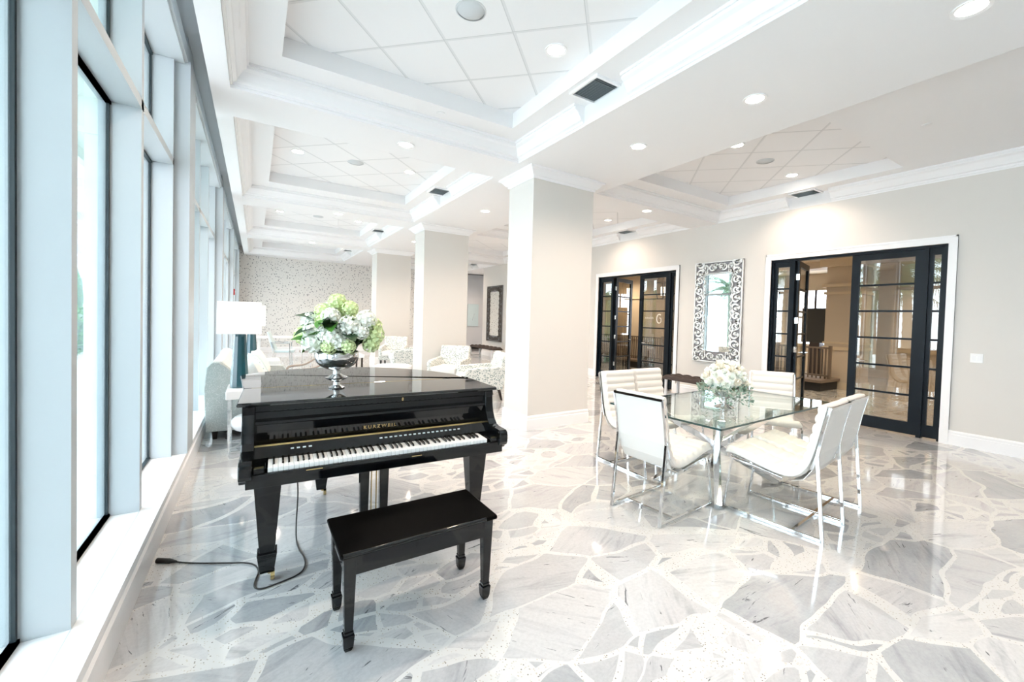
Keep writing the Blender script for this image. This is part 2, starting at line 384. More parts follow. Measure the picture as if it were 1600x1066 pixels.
# ------------------------------------------------------------------ window wall
SILL = .246
struct(MB().prism([(-.78, 0), (-.494, 0), (-.494, .15), (-.505, .16), (-.505, .185), (-.498, .19), (-.498, .215), (-.490, .222), (-.490, SILL), (-.78, SILL)], YF, YB, axis='Y').build('wall_left', 'white'))
grooves = MB().box(-.588, -.584, YF, YB, SILL, SILL + .001); struct(grooves.build('trim_sill_joint', 'grille'))
ZH = 3.57; k = 0; ZT = 2.70; GX = -.730
for i in range(-1, 5):
    pil = 4.67 + 4.313 * (i - 1)         # near face of the pilaster that ends this bay
    y0 = pil - 3.933; y1 = pil
    if y1 < 0: y0 = YF
    if y0 > YB: continue
    y1 = min(y1, YB)
    muls = [pil - d for d in (1.18, 2.335, 3.49) if y0 + .1 < pil - d < y1]
    fr = MB()
    for yy in muls: fr.box(-.775, -.586, yy - .031, yy + .031, SILL, ZH)
    fr.box(-.775, -.586, y0, y1, ZT, ZT + .06)
    fr.box(-.775, -.52, y0, y1, ZH, 3.80); fr.box(-.775, -.586, y1 - .045, y1, SILL, ZH)
    if y0 > 0: fr.box(-.775, -.586, y0, y0 + .045, SILL, ZH)
    fr.box(-.53, -.50, y0, y1, ZH + .02, 3.72)
    k += 1; win = struct(fr.build('window_%d' % k, 'frame'))
    edges = [y0 + (.045 if y0 > 0 else 0)] + [e for yy in muls for e in (yy - .031, yy + .031)] + [y1 - .045]
    for a, b in zip(edges[::2], edges[1::2]):
        for z0, z1 in ((SILL, ZT), (ZT + .06, ZH)):
            MB().box(GX - .006, GX, a, b, z0, z1).build('glass_pane', 'glass', win)
            g = MB(); t = .016
            g.box(GX - .010, GX + .006, a, a + t, z0, z1); g.box(GX - .010, GX + .006, b - t, b, z0, z1)
            g.box(GX - .012, GX + .012, a, b, z0, z0 + t); g.box(GX - .012, GX + .012, a, b, z1 - t, z1); g.build('gasket', 'black', win)
    if pil + .38 < YB and pil > -2:
        struct(MB().box(-.78, -.483, pil, pil + .38, SILL, 3.60).box(-.76, -.50, pil, pil + .38, 3.60, 3.8).build('wall_pilaster', 'wall_grey' if 0 else 'frame'))
struct(MB().box(-.76, -.50, 17.986, YB, 0, 3.86).build('wall_pilaster', 'frame'))

# ------------------------------------------------------------------ downlights, speakers, vents
def downlight(x, y, z, label, r=.075):
    t = empty('recessed_light', (x, y, z)); tag(t, label, 'light', 'recessed ceiling downlights')
    MB().lathe([(r, .0), (r + .022, 0), (r + .022, -.008), (r, -.004)], n=28).build('trim_ring', 'white', t, True)
    MB().lathe([(.0, -.001), (r, -.001), (r, .0), (0, 0)], n=28).build('lens', 'lamp', t)
    l = bpy.data.lights.new('lamp_light', 'SPOT'); l.energy = LAMP * 4; l.spot_size = 2.5; l.spot_blend = .8; l.shadow_soft_size = .07; l.color = (1, .80, .64)
    o = bpy.data.objects.new('lamp_light', l); COL.objects.link(o); o.parent = t; o.location = (0, 0, -.03)
    return t
DL = [(3.69, .77, S, 'bright round downlight in flat soffit near top right corner of picture'),
      (3.68, 2.12, S, 'round downlight in flat soffit, second from the top right corner'),
      (3.64, 3.44, S, 'round downlight in flat soffit just in front of the nearest column'),
      (3.6, 7.2, S, 'round downlight in flat soffit between nearest and second column'),
      (3.6, 11.4, S, 'round downlight in flat soffit just before the farthest column'),
      (1.46, 5.03, S, 'round downlight in crossing beam between first two left coffers'),
      (1.38, 9.3, S, 'round downlight in crossing beam between second and third left coffers'),
      (1.34, 13.6, S, 'round downlight in crossing beam beyond the third left coffer'),
      (2.19, 3.08, TZ, 'round downlight in nearest left tile tray, on vent side'),
      (.50, 3.08, TZ, 'round downlight in nearest left tile tray, on window side'),
      (.50, 7.19, TZ, 'round downlight in second left tile tray, on window side'),
      (2.11, 7.04, TZ, 'round downlight in second left tile tray, on vent side'),
      (.46, 11.69, TZ, 'round downlight in third left tile tray, on window side'),
      (2.19, 11.59, TZ, 'round downlight in third left tile tray, on vent side'),
      (5.30, 3.27, TZ, 'round downlight in nearest right tile tray, beside the soffit edge'),
      (7.03, 3.40, TZ, 'round downlight in nearest right tile tray, wall side above doors'),
      (5.88, 5.30, S, 'round downlight in right crossing beam above the scroll mirror'),
      (6.92, 7.42, TZ, 'round downlight in second right tile tray, close to the wall'),
      (5.2, 7.42, TZ, 'round downlight in second right tile tray, hidden side by the soffit'),
      (5.88, 9.7, S, 'round downlight in right crossing beam beyond second tray'),
      (6.9, 11.7, TZ, 'round downlight in third right tile tray, wall side'),
      (5.3, 11.7, TZ, 'round downlight in third right tile tray, soffit side')]
DL += [(.48, 15.8, TZ, 'round downlight in farthest left tile tray, window side'), (2.2, 15.8, TZ, 'round downlight in farthest left tile tray, vent side'), (3.6, 15.7, S, 'round downlight in flat soffit beyond the farthest column'),
       (8.5, 16.7, S, 'added round downlight brightening the recess beside the distant dark framed mirror'), (5.3, 16.2, TZ, 'round downlight in farthest right tile tray, soffit side'), (6.9, 16.2, TZ, 'round downlight in farthest right tile tray, wall side')]  # the recess downlight is added to brighten the grey wall there
for d in DL: downlight(*d)
for x, y, nm in ((1.37, 3.075, 'nearest left tile tray'), (1.29, 7.13, 'second left tile tray'), (1.27, 11.66, 'third left tile tray'), (6.13, 3.34, 'nearest right tile tray'), (6.0, 11.58, 'third right tile tray'), (6.1, 7.4, 'second right tile tray')):
    t = tag(empty('ceiling_speaker', (x, y, TZ)), 'round grey ceiling speaker in the middle of the ' + nm, 'speaker', 'ceiling speakers')
    MB().lathe([(0, -.006), (.10, -.005), (.105, 0), (0, 0)], n=32).build('speaker_grille', 'speaker', t, True)
    MB().lathe([(.105, 0), (.118, 0), (.118, -.004), (.105, -.007)], n=32).build('rim', 'speaker', t, True)
vn = ['nearest left coffer', 'second left coffer', 'third left coffer', 'farthest left coffer', 'nearest right coffer above the wide doors', 'second right coffer', 'third right coffer', 'farthest right coffer']
for (x, y), nm in zip(vents, vn):
    t = tag(empty('air_vent', (x - .17, y + .2, LZ - .012)), 'white framed air vent with dark slats in the ' + nm, 'vent', 'ceiling air vents')
    f = MB(); f.box(-.16, .17, -.2, -.175, -.012, .012); f.box(-.16, .17, .175, .2, -.012, .012); f.box(-.16, -.14, -.175, .175, -.012, .012); f.box(.15, .17, -.175, .175, -.012, .012)
    f.build('vent_frame', 'white', t)
    MB().box(-.14, .15, -.175, .175, .006, .011).build('backing', 'vent_back', t)
    sl = MB()
    for j in range(9):
        xx = -.125 + j * .031
        sl.add([(xx - .010, -.1, -.010), (xx + .008, -.1, .004), (xx + .008, .175, .004), (xx - .010, .175, -.010)], [(0, 1, 2, 3)])
    for j in range(3):
        yy = -.165 + j * .024
        sl.add([(-.14, yy - .006, -.010), (-.14, yy + .009, .004), (.15, yy + .009, .004), (.15, yy - .006, -.010)], [(0, 1, 2, 3)])
    sl.build('slats', 'grille', t)
for x, y, nm in ((1.66, 4.45, 'ledge of the nearest left coffer'), (1.62, 8.75, 'ledge of the second left coffer'), (6.0, 1.55, 'flat ceiling near the right wall'), (5.6, 4.85, 'ledge of the nearest right coffer')):
    tag(MB().lathe([(0, 0), (.045, 0), (.045, -.006), (.02, -.012), (0, -.014)], x, y, 20).build('sprinkler_cap', 'ceil', None, True, loc=(0, 0, LZ)), 'small round sprinkler cap on the ' + nm, 'sprinkler', 'sprinkler caps')

# ------------------------------------------------------------------ glazed doors on the right wall
ROWS = [2.53, 2.15, 1.762, 1.365, .965, .57, .19]
def leaf(mb_parent, name, L, rows=ROWS, st=.10, etch=False):
    # leaf in local coords: hinge at origin, runs along +x, thickness along y
    f = MB(); f.box(0, L, -.022, .022, .02, rows[-1]); f.box(0, L, -.022, .022, rows[0], 2.63)
    f.box(0, st, -.022, .022, rows[-1], rows[0]); f.box(L - st, L, -.022, .022, rows[-1], rows[0])
    for z in rows[1:-1]: f.box(st, L - st, -.014, .014, z - .014, z + .014)
    o = f.build(name, 'door', mb_parent)
    MB().box(st - .01, L - st + .01, -.003, .003, rows[-1] - .01, rows[0] + .01).build('glass_pane', 'door_glass', o)
    return o
def doorset(idx, y0, y1, ymid0, ymid1, yopen):
    fr = MB(); X = XW + .03; D = .10
    fr.box(X, X + D, y0, y1, 2.62, 2.66)
    for a, b in ((y0, y0 + .035), (y1 - .035, y1)): fr.box(X, X + D, a, b, 0, 2.62)
    d = struct(fr.build('door_%d' % idx, 'door'))
    for a, b in ((ymid0, ymid0 + .05), (yopen, yopen + .05)):
        MB().box(X, X + D, a, b, 0, 2.62).build('post', 'door', d)
    for a, b in ((y0 + .035, ymid0), (yopen + .05, y1 - .035)):
        s_ = leaf(d, 'sidelight', b - a, st=.045); s_.location = (X + .05, a, 0); s_.rotation_euler = (0, 0, PI / 2)
    lf = leaf(d, 'door_leaf', ymid1 - ymid0 - .05); lf.location = (X + .05, ymid0 + .05, 0); lf.rotation_euler = (0, 0, PI / 2)
    hb = MB().box(.70, .72, -.06, -.022, 1.0, 1.02).box(.70, .72, .022, .06, 1.0, 1.02).tube([(.72, .06, 1.01), (.62, .06, 1.01)], .009).build('handle', 'chrome', lf)
    lo = leaf(d, 'door_leaf', ymid1 - ymid0 - .05); lo.location = (X + .09, yopen - .01, 0); lo.rotation_euler = (0, 0, math.radians(14 if idx == 2 else 16))
    hg = MB()
    for z in (.35, 1.05, 1.55, 2.3): hg.box(-.015, .004, -.03, .03, z, z + .1)
    hg.build('hinge', 'chrome', lo)
    hb = MB().tube([(.76, -.06, 1.02), (.66, -.06, 1.02)], .009).box(.75, .77, -.06, -.02, 1.01, 1.03).build('handle', 'chrome', lo)
    cas = MB(); T = .018
    for a, b in ((y0 - .09, y0), (y1, y1 + .09)):
        cas.box(XW - T, XW, a, b, .2, 2.75); cas.box(XW - T - .006, XW, a, b, 0, .2); cas.box(XW - T - .008, XW, (a if a < y0 else b - .018), (a + .018 if a < y0 else b), .2, 2.758)
    cas.box(XW - T, XW, y0, y1, 2.66, 2.75); cas.box(XW - T - .008, XW, y0 - .09, y1 + .09, 2.735, 2.758)
    for a, b in ((y0 - .002, y0), (y1, y1 + .002)): cas.box(XW, XW + .16, a, b, 0, 2.66)
    global n
    n += 1; struct(cas.build('trim_%d' % n, 'casing'))
    return d, lf
d2, lf2 = doorset(2, 1.70, 4.00, 1.90, 2.80, 3.62)
d1, lf1 = doorset(1, 6.03, 8.52, 6.20, 7.12, 8.0)
# etched sign on the far door's closed leaf: a letter emblem with a line of text, seen mirrored
def text_mesh(s, size, name, m, parent, extrude=.001, bold=False):
    c = bpy.data.curves.new(name, 'FONT'); c.body = s; c.size = size; c.extrude = extrude; c.align_x = 'CENTER'; c.align_y = 'CENTER'
    if bold: c.offset = size * .02
    o = bpy.data.objects.new(name, c); COL.objects.link(o); bpy.context.view_layer.update()
    me = bpy.data.meshes.new_from_object(o.evaluated_get(bpy.context.evaluated_depsgraph_get())); bpy.data.objects.remove(o)
    me.materials.clear(); me.materials.append(M[m]); o = bpy.data.objects.new(name, me); COL.objects.link(o)
    if parent: o.parent = parent
    return o
em_ = MB(); arc = [(.27 - .070 * math.cos(math.radians(q)), .008, 1.585 + .100 * math.sin(math.radians(q))) for q in range(55, 335, 10)]
em_.tube(arc, [.016 - .007 * i / len(arc) for i in range(len(arc))], 6); em_.tube([arc[-1], (.215, .008, 1.575), (.222, .008, 1.60), (.262, .008, 1.605)], .009, 6)
em_.build('etched_emblem', 'etch', lf1, True)
st_ = MB()      # the line of lettering beside it is too fine to read: etched strokes only
for j in range(9):
    x = .44 + j * .030; h_ = (.020, .026, .020, .030, .020, .024, .028, .020, .024)[j]
    st_.box(x, x + .006, .0035, .005, 1.585, 1.585 + h_ * 1.6); st_.box(x, x + .020, .0035, .005, 1.585, 1.591)
    if j % 2: st_.box(x, x + .020, .0035, .005, 1.585 + h_, 1.591 + h_)
st_.build('etched_lettering', 'etch', lf1)

# ------------------------------------------------------------------ lobby seen through the doors
LXe = 16.0
struct(MB().box(XW + .16, LXe, YF, 15.2, 3.3, 3.4).build('ceiling', 'lobby_trim'))
lw = MB()
ys = YF
for a, b in ((5.6, 7.4), (8.0, 9.8)):
    lw.box(LXe, LXe + .15, ys, a, 0, 3.4); lw.box(LXe, LXe + .15, a, b, 0, .9); lw.box(LXe, LXe + .15, a, b, 2.75, 3.4); ys = b
lw.box(LXe, LXe + .15, ys, 24, 0, 3.4); struct(lw.build('wall_lobby_far', 'lobby_wall'))
struct(MB().box(XW + .16, LXe, 15.2, 15.3, 0, 3.4).build('wall_lobby_back', 'lobby_wall'))
struct(MB().box(XW + .16, LXe, YF - .1, YF, 0, 3.4).build('wall_lobby_front', 'lobby_wall'))
struct(MB().box(XW + .161, XW + .175, YF, 1.55, 0, 3.3).box(XW + .161, XW + .175, 4.15, 5.9, 0, 3.3).box(XW + .161, XW + .175, 8.65, 15.2, 0, 3.3).build('wall_lobby_near', 'lobby_wall'))
wm = MB()
for a, b, z0, z1 in ((5.6, 7.4, .9, 2.75), (8.0, 9.8, .9, 2.75)):
    for j in range(4): y = a + (b - a) * j / 3; wm.box(LXe, LXe + .06, y - .03, y + .03, z0, z1)
    wm.box(LXe, LXe + .06, a, b, 1.8, 1.85)
struct(wm.build('window_10', 'dark_wood'))
# beige pier with stepped capital and chair rail
pc = MB(); x0, x1, y0, y1 = 12.0, 12.7, 4.15, 4.86
pc.box(x0, x1, y0, y1, 0, 3.3)
struct(pc.build('wall_column', 'lobby_wall'))
pm = MB(); q = lambda d, z: [(x0 - d, y0 - d, z), (x1 + d, y0 - d, z), (x1 + d, y1 + d, z), (x0 - d, y1 + d, z)]
for z0, z1, d in ((0, .16, .03), (.95, 1.02, .04), (1.10, 1.14, .03), (2.32, 2.38, .04), (2.50, 2.58, .08), (3.0, 3.3, .12)):
    pm.box(x0 - d, x1 + d, y0 - d, y1 + d, z0, z1)
n += 1; struct(pm.build('trim_%d' % n, 'lobby_trim'))
struct(MB().box(9.6, 10.1, -3, 15, 3.12, 3.3).box(13.0, 13.5, -3, 15, 3.12, 3.3).build('ceiling', 'lobby_wall'))
bw = MB().box(13.9, 14.1, 2.2, 4.1, 0, 3.3); struct(bw.build('wall_lobby_partition', 'lobby_wall'))
n += 1; struct(MB().box(13.86, 13.9, 2.2, 4.1, .9, .97).box(13.87, 13.9, 2.2, 4.1, 0, .16).box(13.84, 13.9, 2.2, 4.1, 2.4, 2.5).build('trim_%d' % n, 'lobby_trim'))
struct(MB().box(11.2, 11.35, 8.8, 13.5, 0, 3.3).build('wall_lobby_partition', 'lobby_wall'))
n += 1; tb = MB()
for z in (.9, 2.3): tb.box(11.16, 11.2, 8.8, 13.5, z, z + .07)
for y in (9.2, 10.1, 11.0, 11.9): tb.box(11.17, 11.2, y, y + .03, 1.0, 2.3)
struct(tb.build('trim_%d' % n, 'lobby_trim'))
def railing(x, y0, y1, label, z0=.26, z1=1.02):
    t = tag(empty('railing', (x, (y0 + y1) / 2, 0)), label, 'railing'); h = (y1 - y0) / 2
    MB().box(-.45, .45, -h, h, 0, .20).build('plinth', 'dark', t)
    MB().box(-.5, .5, -h - .04, h + .04, .20, .26).build('ledge', 'rail', t)
    MB().box(-.03, .03, -h, h, z1 - .04, z1).build('top_rail', 'rail', t); MB().box(-.03, .03, -h, h, z0 + .06, z0 + .09).build('bottom_rail', 'rail', t)
    pk = MB(); m_ = int((y1 - y0) / .09)
    for j in range(m_ + 1): yy = -h + j * 2 * h / m_; pk.box(-.012, .012, yy - .014, yy + .014, z0, z1)
    for yy in (-h, h): pk.box(-.03, .03, yy - .03, yy + .03, z0, z1 + .04)
    pk.build('balusters', 'rail', t)
railing(11.45, 4.5, 5.7, 'brown slatted railing on dark plinth in the lobby beyond wide doors')
railing(10.9, 9.0, 12.2, 'brown slatted railing seen through the farther black doors')
tag(MB().box(15.0, 15.08, 5.95, 6.75, 1.0, 2.1).build('wall_screen', 'dark', None, bevel=.01), 'black upright screen in the lobby between open door and pier', 'screen')
tv = MB().box(14.98, 15.3, 6.2, 6.5, 0, 1.0); tag(tv.build('screen_stand', 'dark_wood', None, bevel=.01), 'dark stand beneath the black upright lobby screen', 'stand')
for x, y, lb in ((9.4, 3.2, 'just beyond the wide black doors'), (9.4, 7.4, 'just beyond the farther black doors'), (12.3, 2.6, 'to the right of the stepped beige pier'), (12.6, 6.5, 'left of the stepped beige pier'), (10.2, 10.6, 'over the long slatted railing'), (13.8, 8.5, 'deep in the lobby towards its windows')):
    t = tag(empty('recessed_light', (x, y, 3.3)), 'warm round downlight in the lobby ceiling, ' + lb, 'light', 'lobby downlights')
    MB().lathe([(0, -.004), (.08, -.004), (.1, 0), (0, 0)], n=20).build('lens', 'lamp', t)
    l = bpy.data.lights.new('lamp_light', 'SPOT'); l.energy = LAMP * 9; l.spot_size = 2.6; l.spot_blend = .8; l.shadow_soft_size = .08; l.color = (1, .80, .56)
    o = bpy.data.objects.new('lamp_light', l); COL.objects.link(o); o.parent = t; o.location = (0, 0, -.03)
# lantern pendant
struct(MB().box(LXe + .15, LXe + 4, 4, 12, 3.3, 3.45).build('ceiling_canopy', 'ext'))  # unseen overhang, added to keep direct sun out of the lobby windows
t = tag(empty('lantern_pendant', (9.6, 7.95, 2.62)), 'black metal lantern pendant with glowing candles beyond far doors', 'pendant')
lt = MB(); a, b, h = .11, .17, .45
for sx, sy in ((-1, -1), (1, -1), (1, 1), (-1, 1)):
    lt.tube([(sx * a, sy * a, -h), (sx * b, sy * b, 0)], .008, 4, True); lt.tube([(sx * b, sy * b, 0), (0, 0, .28)], .008, 4, True)
for r, z in ((a, -h), (b, 0)):
    c = [(-r, -r, z), (r, -r, z), (r, r, z), (-r, r, z), (-r, -r, z)]
    for p, q2 in zip(c, c[1:]): lt.tube([p, q2], .008, 4, True)
lt.tube([(0, 0, .28), (0, 0, .50)], .006, 6); lt.build('cage', 'dark_wood', t)
cd = MB()
for j in range(3): cd.tube([(.05 * math.cos(2.1 * j), .05 * math.sin(2.1 * j), -.35), (.05 * math.cos(2.1 * j), .05 * math.sin(2.1 * j), -.12)], .012)
cd.build('candle_bulbs', 'lamp', t)
t = tag(empty('console_table', (9.9, 7.2, 0)), 'long dark console table beyond the far black doors', 'table')
MB().box(-.25, .25, -.7, .7, .70, .78).build('table_top', 'dark_wood', t, bevel=.01)
for sx, sy in ((-1, -1), (1, -1), (1, 1), (-1, 1)): MB().taper(sx * .2, sy * .62, 0, .7, .02, .02, .035, .035).build('leg', 'dark_wood', t)

# ------------------------------------------------------------------ outside
GROUND = -.05
o = MB().box(-60, -.76, -40, 60, GROUND - .1, GROUND).build('ground_terrace', 'patio'); struct(o)
struct(MB().box(-2.3, -.78, YF, YB + 1, 3.98, 4.1).box(-2.4, -2.3, YF, YB + 1, 3.8, 4.1).build('ceiling_canopy', 'ext'))
for yy in (1.0, 5.55, 10.2, 14.8):
    c = MB().box(-1.30, -1.13, yy - .14, yy + .06, GROUND, 3.05).box(-1.33, -1.10, yy - .17, yy + .09, 3.05, 3.10).box(-1.30, -1.13, yy - .14, yy + .06, 3.10, 3.98)
    struct(c.build('wall_outside_pillar', 'ext'))
hb = tag(empty('apartment_block', (-22, 62, 0)), 'distant white apartment block with balconies seen through the first window', 'building')
MB().box(-12, 12, -4, 8, 0, 34).build('walls', 'ext_white', hb)
bl = MB(); gl_ = MB()
for j in range(10):
    bl.box(-12.4, 12.4, -5.6, -4, 3 + j * 3.1, 3.3 + j * 3.1); gl_.box(-11.6, 11.6, -5.5, -5.4, 3.3 + j * 3.1, 4.2 + j * 3.1)
    for i in range(5): gl_.box(-11 + i * 4.8, -8.4 + i * 4.8, -4.06, -4, 3.6 + j * 3.1, 5.8 + j * 3.1)
bl.build('balconies', 'ext_white', hb); gl_.build('window_glass', 'ext_glass', hb)
def leafy_hedge(x0, x1, y0, y1, h, label, cnt):
    t = tag(empty('hedge', ((x0 + x1) / 2, (y0 + y1) / 2, GROUND)), label, 'hedge')
    hx, hy = (x1 - x0) / 2, (y1 - y0) / 2; R = random.Random(int(x0 * 7 + y0))
    core = MB()
    for j in range(int(hy * 2 / .8) + 1): core.ball((R.uniform(-.1, .1), -hy + .4 + j * .8, h * .5), .62, 10, 8, (hx / .62, .85, h / 1.3))
    core.build('foliage_core', 'leaf_dark', t, True)
    lv = MB()
    for _ in range(cnt):
        a = R.uniform(0, 2 * PI); zz = R.uniform(.02, 1); rr = math.sqrt(max(0, 1 - (zz * 2 - 1) ** 2)) * .6 + .45
        p = Vector((hx * rr * math.cos(a), R.uniform(-hy, hy), h * zz)); d = Vector((R.gauss(0, 1), R.gauss(0, 1), R.gauss(.3, 1))).normalized(); e = d.orthogonal().normalized(); s_ = .07
        lv.add([p, p + (d + e * .5) * s_, p + d * 2 * s_, p + (d - e * .5) * s_], [(0, 1, 2, 3)])
    lv.build('leaves', 'leaf', t)
leafy_hedge(-5.6, -4.4, 15.6, 28.0, 1.5, 'long clipped green hedge outside beyond the terrace', 4000)
leafy_hedge(-7.4, -6.1, 17.0, 25.0, 3.8, 'tall leafy hedge outside seen through the first window', 2500)
def palm_mesh(seed, H):
    R = random.Random(seed); t = empty('palm_tree', (0, 0, GROUND))
    tr = MB(); path = []; rad = []
    for j in range(24): z = H * j / 23; path.append((.15 * math.sin(z * .5 + seed), .1 * math.sin(z * .4), z)); rad.append((.20 - .05 * j / 23) * (1.08 if j % 2 else .95))
    tr.tube(path, rad, 12).build('trunk', 'bark', t, False)
    fr = MB(); top = Vector(path[-1])
    for j in range(26):
        a = 2 * PI * j / 26 + R.uniform(-.2, .2); el = R.uniform(-.35, 1.2); L = R.uniform(1.7, 2.4); prev = None
        pts = []
        for k_ in range(13):
            s_ = k_ / 12; r_ = L * s_ * math.cos(el * (1 - s_ * .5)); z_ = L * s_ * math.sin(el) - 1.25 * s_ * s_
            pts.append(top + Vector((r_ * math.cos(a), r_ * math.sin(a), z_)))
        fr.tube(pts[:-1], [.022 * (1 - i_ / 14) for i_ in range(12)], 4)
        side = Vector((-math.sin(a), math.cos(a), 0))
        for k_ in range(1, 12):
            d = (pts[k_ + 1] - pts[k_ - 1]).normalized(); w_ = .55 * math.sin(PI * (k_ + 1.5) / 14)
            for sg in (-1, 1):
                for h_ in (0, .5):
                    b0 = pts[k_] + (pts[k_ + 1] - pts[k_]) * h_; tip = b0 + side * sg * w_ + d * .25 + Vector((0, 0, -.18 - R.random() * .1))
                    fr.add([b0 - d * .025, b0 + d * .025, tip], [(0, 1, 2)])
    fr.build('fronds', 'frond', t); return t
P1 = palm_mesh(1, 3.3); P2 = palm_mesh(4, 4.6)
spots = [(P1, -5.2, 6.0, 'short palm outside opposite the wide black doors'), (P2, -10.4, 7.2, 'taller palm outside behind the short one'), (None, -5.6, .4, 'palm outside nearest the camera end of the terrace'),
         (None, -5.0, 12.6, 'palm outside reflected in the scroll mirror'), (None, -10.8, 12.6, 'far palm outside beyond the hedge'), (None, -15.8, 10.0, 'distant palm outside between the two groups')]
for i, (p, x, y, lb) in enumerate(spots):
    o = p or copy_tree(P1 if i % 2 else P2); o.location = (x, y, GROUND); o.rotation_euler = (0, 0, i * 1.3); tag(o, lb, 'palm tree', 'palms outside the windows')

# ------------------------------------------------------------------ piano
pn = tag(empty('grand_piano', (-.066, 2.50, 0), math.radians(-2.3)), 'glossy black baby grand piano with closed lid beside the windows', 'piano')
PW = 1.50
outl = [(0.02, .29), (PW - .02, .29), (PW - .03, .72), (1.44, 1.02), (1.35, 1.24), (1.22, 1.42), (1.07, 1.58), (.92, 1.68), (.77, 1.74), (.60, 1.77), (.42, 1.765), (.27, 1.72), (.13, 1.64), (.02, 1.55), (-.045, 1.47), (-.06, 1.40), (-.02, .8)]
cs = MB(); cs.prism(outl, .63, .975); cs.build('case', 'piano', pn, False, .006)
lo = [(x + (.022 if x > .75 else -.022) * 1, y + .02) for x, y in outl[:-1]]; lo[0] = (-.025, .77); lo[1] = (PW + .025, .77); lo.insert(2, (PW + .012, .9))
MB().prism(lo, .978, 1.0).build('lid', 'piano_lid', pn, False, .005)
MB().box(-.025, PW + .025, .235, .762, .978, 1.0).build('front_lid_flap', 'piano_lid', pn, False, .007)
MB().tube([(.02, .766, .9985), (PW - .20, .766, .9985)], .0022, 6).build('lid_hinge', 'brass', pn)
arm = [(.03, .64), (.012, .65), (0, .67), (0, .715), (.006, .733), (.025, .745), (.06, .748), (.13, .748), (.17, .755), (.205, .785), (.23, .83), (.245, .88), (.25, .93), (.25, .978), (.42, .978), (.42, .62), (.05, .62)]
for x0, x1 in ((0, .115), (PW - .115, PW)):
    a = MB(); a.prism([(p, q) for p, q in arm], x0, x0 + .06 if x0 == 0 else x1, axis='X') if x0 == 0 else a.prism(arm, x1 - .06, x1, axis='X')
    ch = a.build('side_arm', 'piano', pn, False, .006)
    MB().box(x0 + .06 if x0 == 0 else x0 + .0, x1 if x0 == 0 else x1 - .06, .03, .19, .64, .698).build('key_block', 'piano', pn, False, .006)
MB().box(.03, PW - .03, .02, .045, .60, .672).build('key_slip', 'piano', pn, False, .004)
MB().box(.045, PW - .045, .035, .62, .595, .635).build('key_bed', 'piano', pn, False, .004)
MB().box(.06, PW - .06, .20, .30, .64, .675).build('key_back_rail', 'dark', pn)
sl = MB(); sl.prism([(.185, .69), (.185, .705), (.238, .752), (.262, .752), (.262, .68)], .06, PW - .06, axis='X'); pnl = sl.build('control_panel', 'piano', pn)
bt = None
for j in list(range(4)) + list(range(16, 34)):
    x = .24 + j * .030
    if bt is None: bt = MB().box(-.008, .008, -.004, .004, 0, .003, T=Matrix.Translation((0, .215, .7325)) @ Matrix.Rotation(math.radians(41), 4, 'X')).build('button', 'grille', pnl); o = bt
    else: o = bt.copy(); COL.objects.link(o)
    o.location = (x, 0, 0)

MB().box(.06, PW - .06, .240, .262, .752, .762).build('brass_strip', 'brass', pn)
fb = MB(); fb.prism([(.276, .760), (.262, .868), (.252, .874), (.252, .888), (.31, .888), (.31, .755), (.276, .755)], .062, PW - .062, axis='X'); fbo = fb.build('fallboard', 'piano', pn)
tx = text_mesh('K U R Z W E I L', .029, 'gold_lettering', 'brass', fbo, .0008, True); tx.rotation_euler = (math.radians(97.4), 0, 0); tx.location = (.725, .2705, .795)
MB().box(.06, PW - .06, .272, .3, .90, .938).build('music_desk_panel', 'piano', pn, False, .002)
MB().box(.06, PW - .06, .262, .3, .942, .977).build('front_rail', 'piano', pn, False, .003)
MB().lathe([(0, 0), (.009, 0), (.009, .004), (0, .004)], n=14).build('lock', 'brass', pn, T=Matrix.Translation((.86, .262, .958)) @ Matrix.Rotation(PI / 2, 4, 'X') @ Matrix.Diagonal((.7, 1.3, 1, 1)))
MB().tube([(.30, .018, .662), (.38, .018, .662)], .003, 6).build('slip_latch', 'brass', pn)
MB().tube([(.86, .018, .655), (.92, .018, .655)], .003, 6).build('slip_latch', 'brass', pn)
KX0 = .125; KW = 1.238 / 52
wk = MB().box(.0006, KW - .0006, .035, .186, .672, .696).build('white_key', 'key_w', pn, False, .0015, seg=1); wk.location = (KX0, 0, 0)
for j in range(1, 52): c = wk.copy(); COL.objects.link(c); c.location = (KX0 + j * KW, 0, 0)
bk = MB().hexa([(-.0055, .083, .695), (.0055, .083, .695), (.0055, .186, .695), (-.0055, .186, .695)], [(-.0042, .092, .708), (.0042, .092, .708), (.0042, .186, .709), (-.0042, .186, .709)]).build('black_key', 'key_b', pn, False, .001, seg=1)
first = True
for j in range(51):
    nt = (j + 5) % 7      # white key letters, the keyboard begins on A
    if nt in (2, 6): continue
    x = KX0 + (j + 1) * KW + {0: -.002, 1: .002, 3: -.003, 4: 0, 5: .003}[nt]
    if first: bk.location = (x, 0, 0); first = False
    else: c = bk.copy(); COL.objects.link(c); c.location = (x, 0, 0)
def piano_leg(x, y, zt, a=.068, kx=0):
    l = MB(); l.taper(x, y, .155, zt, .036, .036, a, a); l.taper(x, y, .145, .165, .046, .046, .049, .049); l.taper(x, y, .052, .145, .034, .034, .046, .046)
    g = l.build('leg', 'piano', pn, False, .004)
    c = MB(); c.lathe([(.0, .0), (.030, .0), (.030, .020), (.0, .020)], n=20)
    c.v = [(x + .018 + p[2], y - .012 + p[0], .030 + p[1]) for p in c.v]
    c.tube([(x, y, .055), (x + .015, y, .035)], .01, 8); c.build('caster', 'brass', g, True)
piano_leg(.125, .245, .60); piano_leg(PW - .135, .245, .60); piano_leg(.48, 1.34, .64)
ly = MB(); ly.box(.55, .85, .30, .42, .57, .60); lyo = ly.build('pedal_lyre', 'piano', pn)
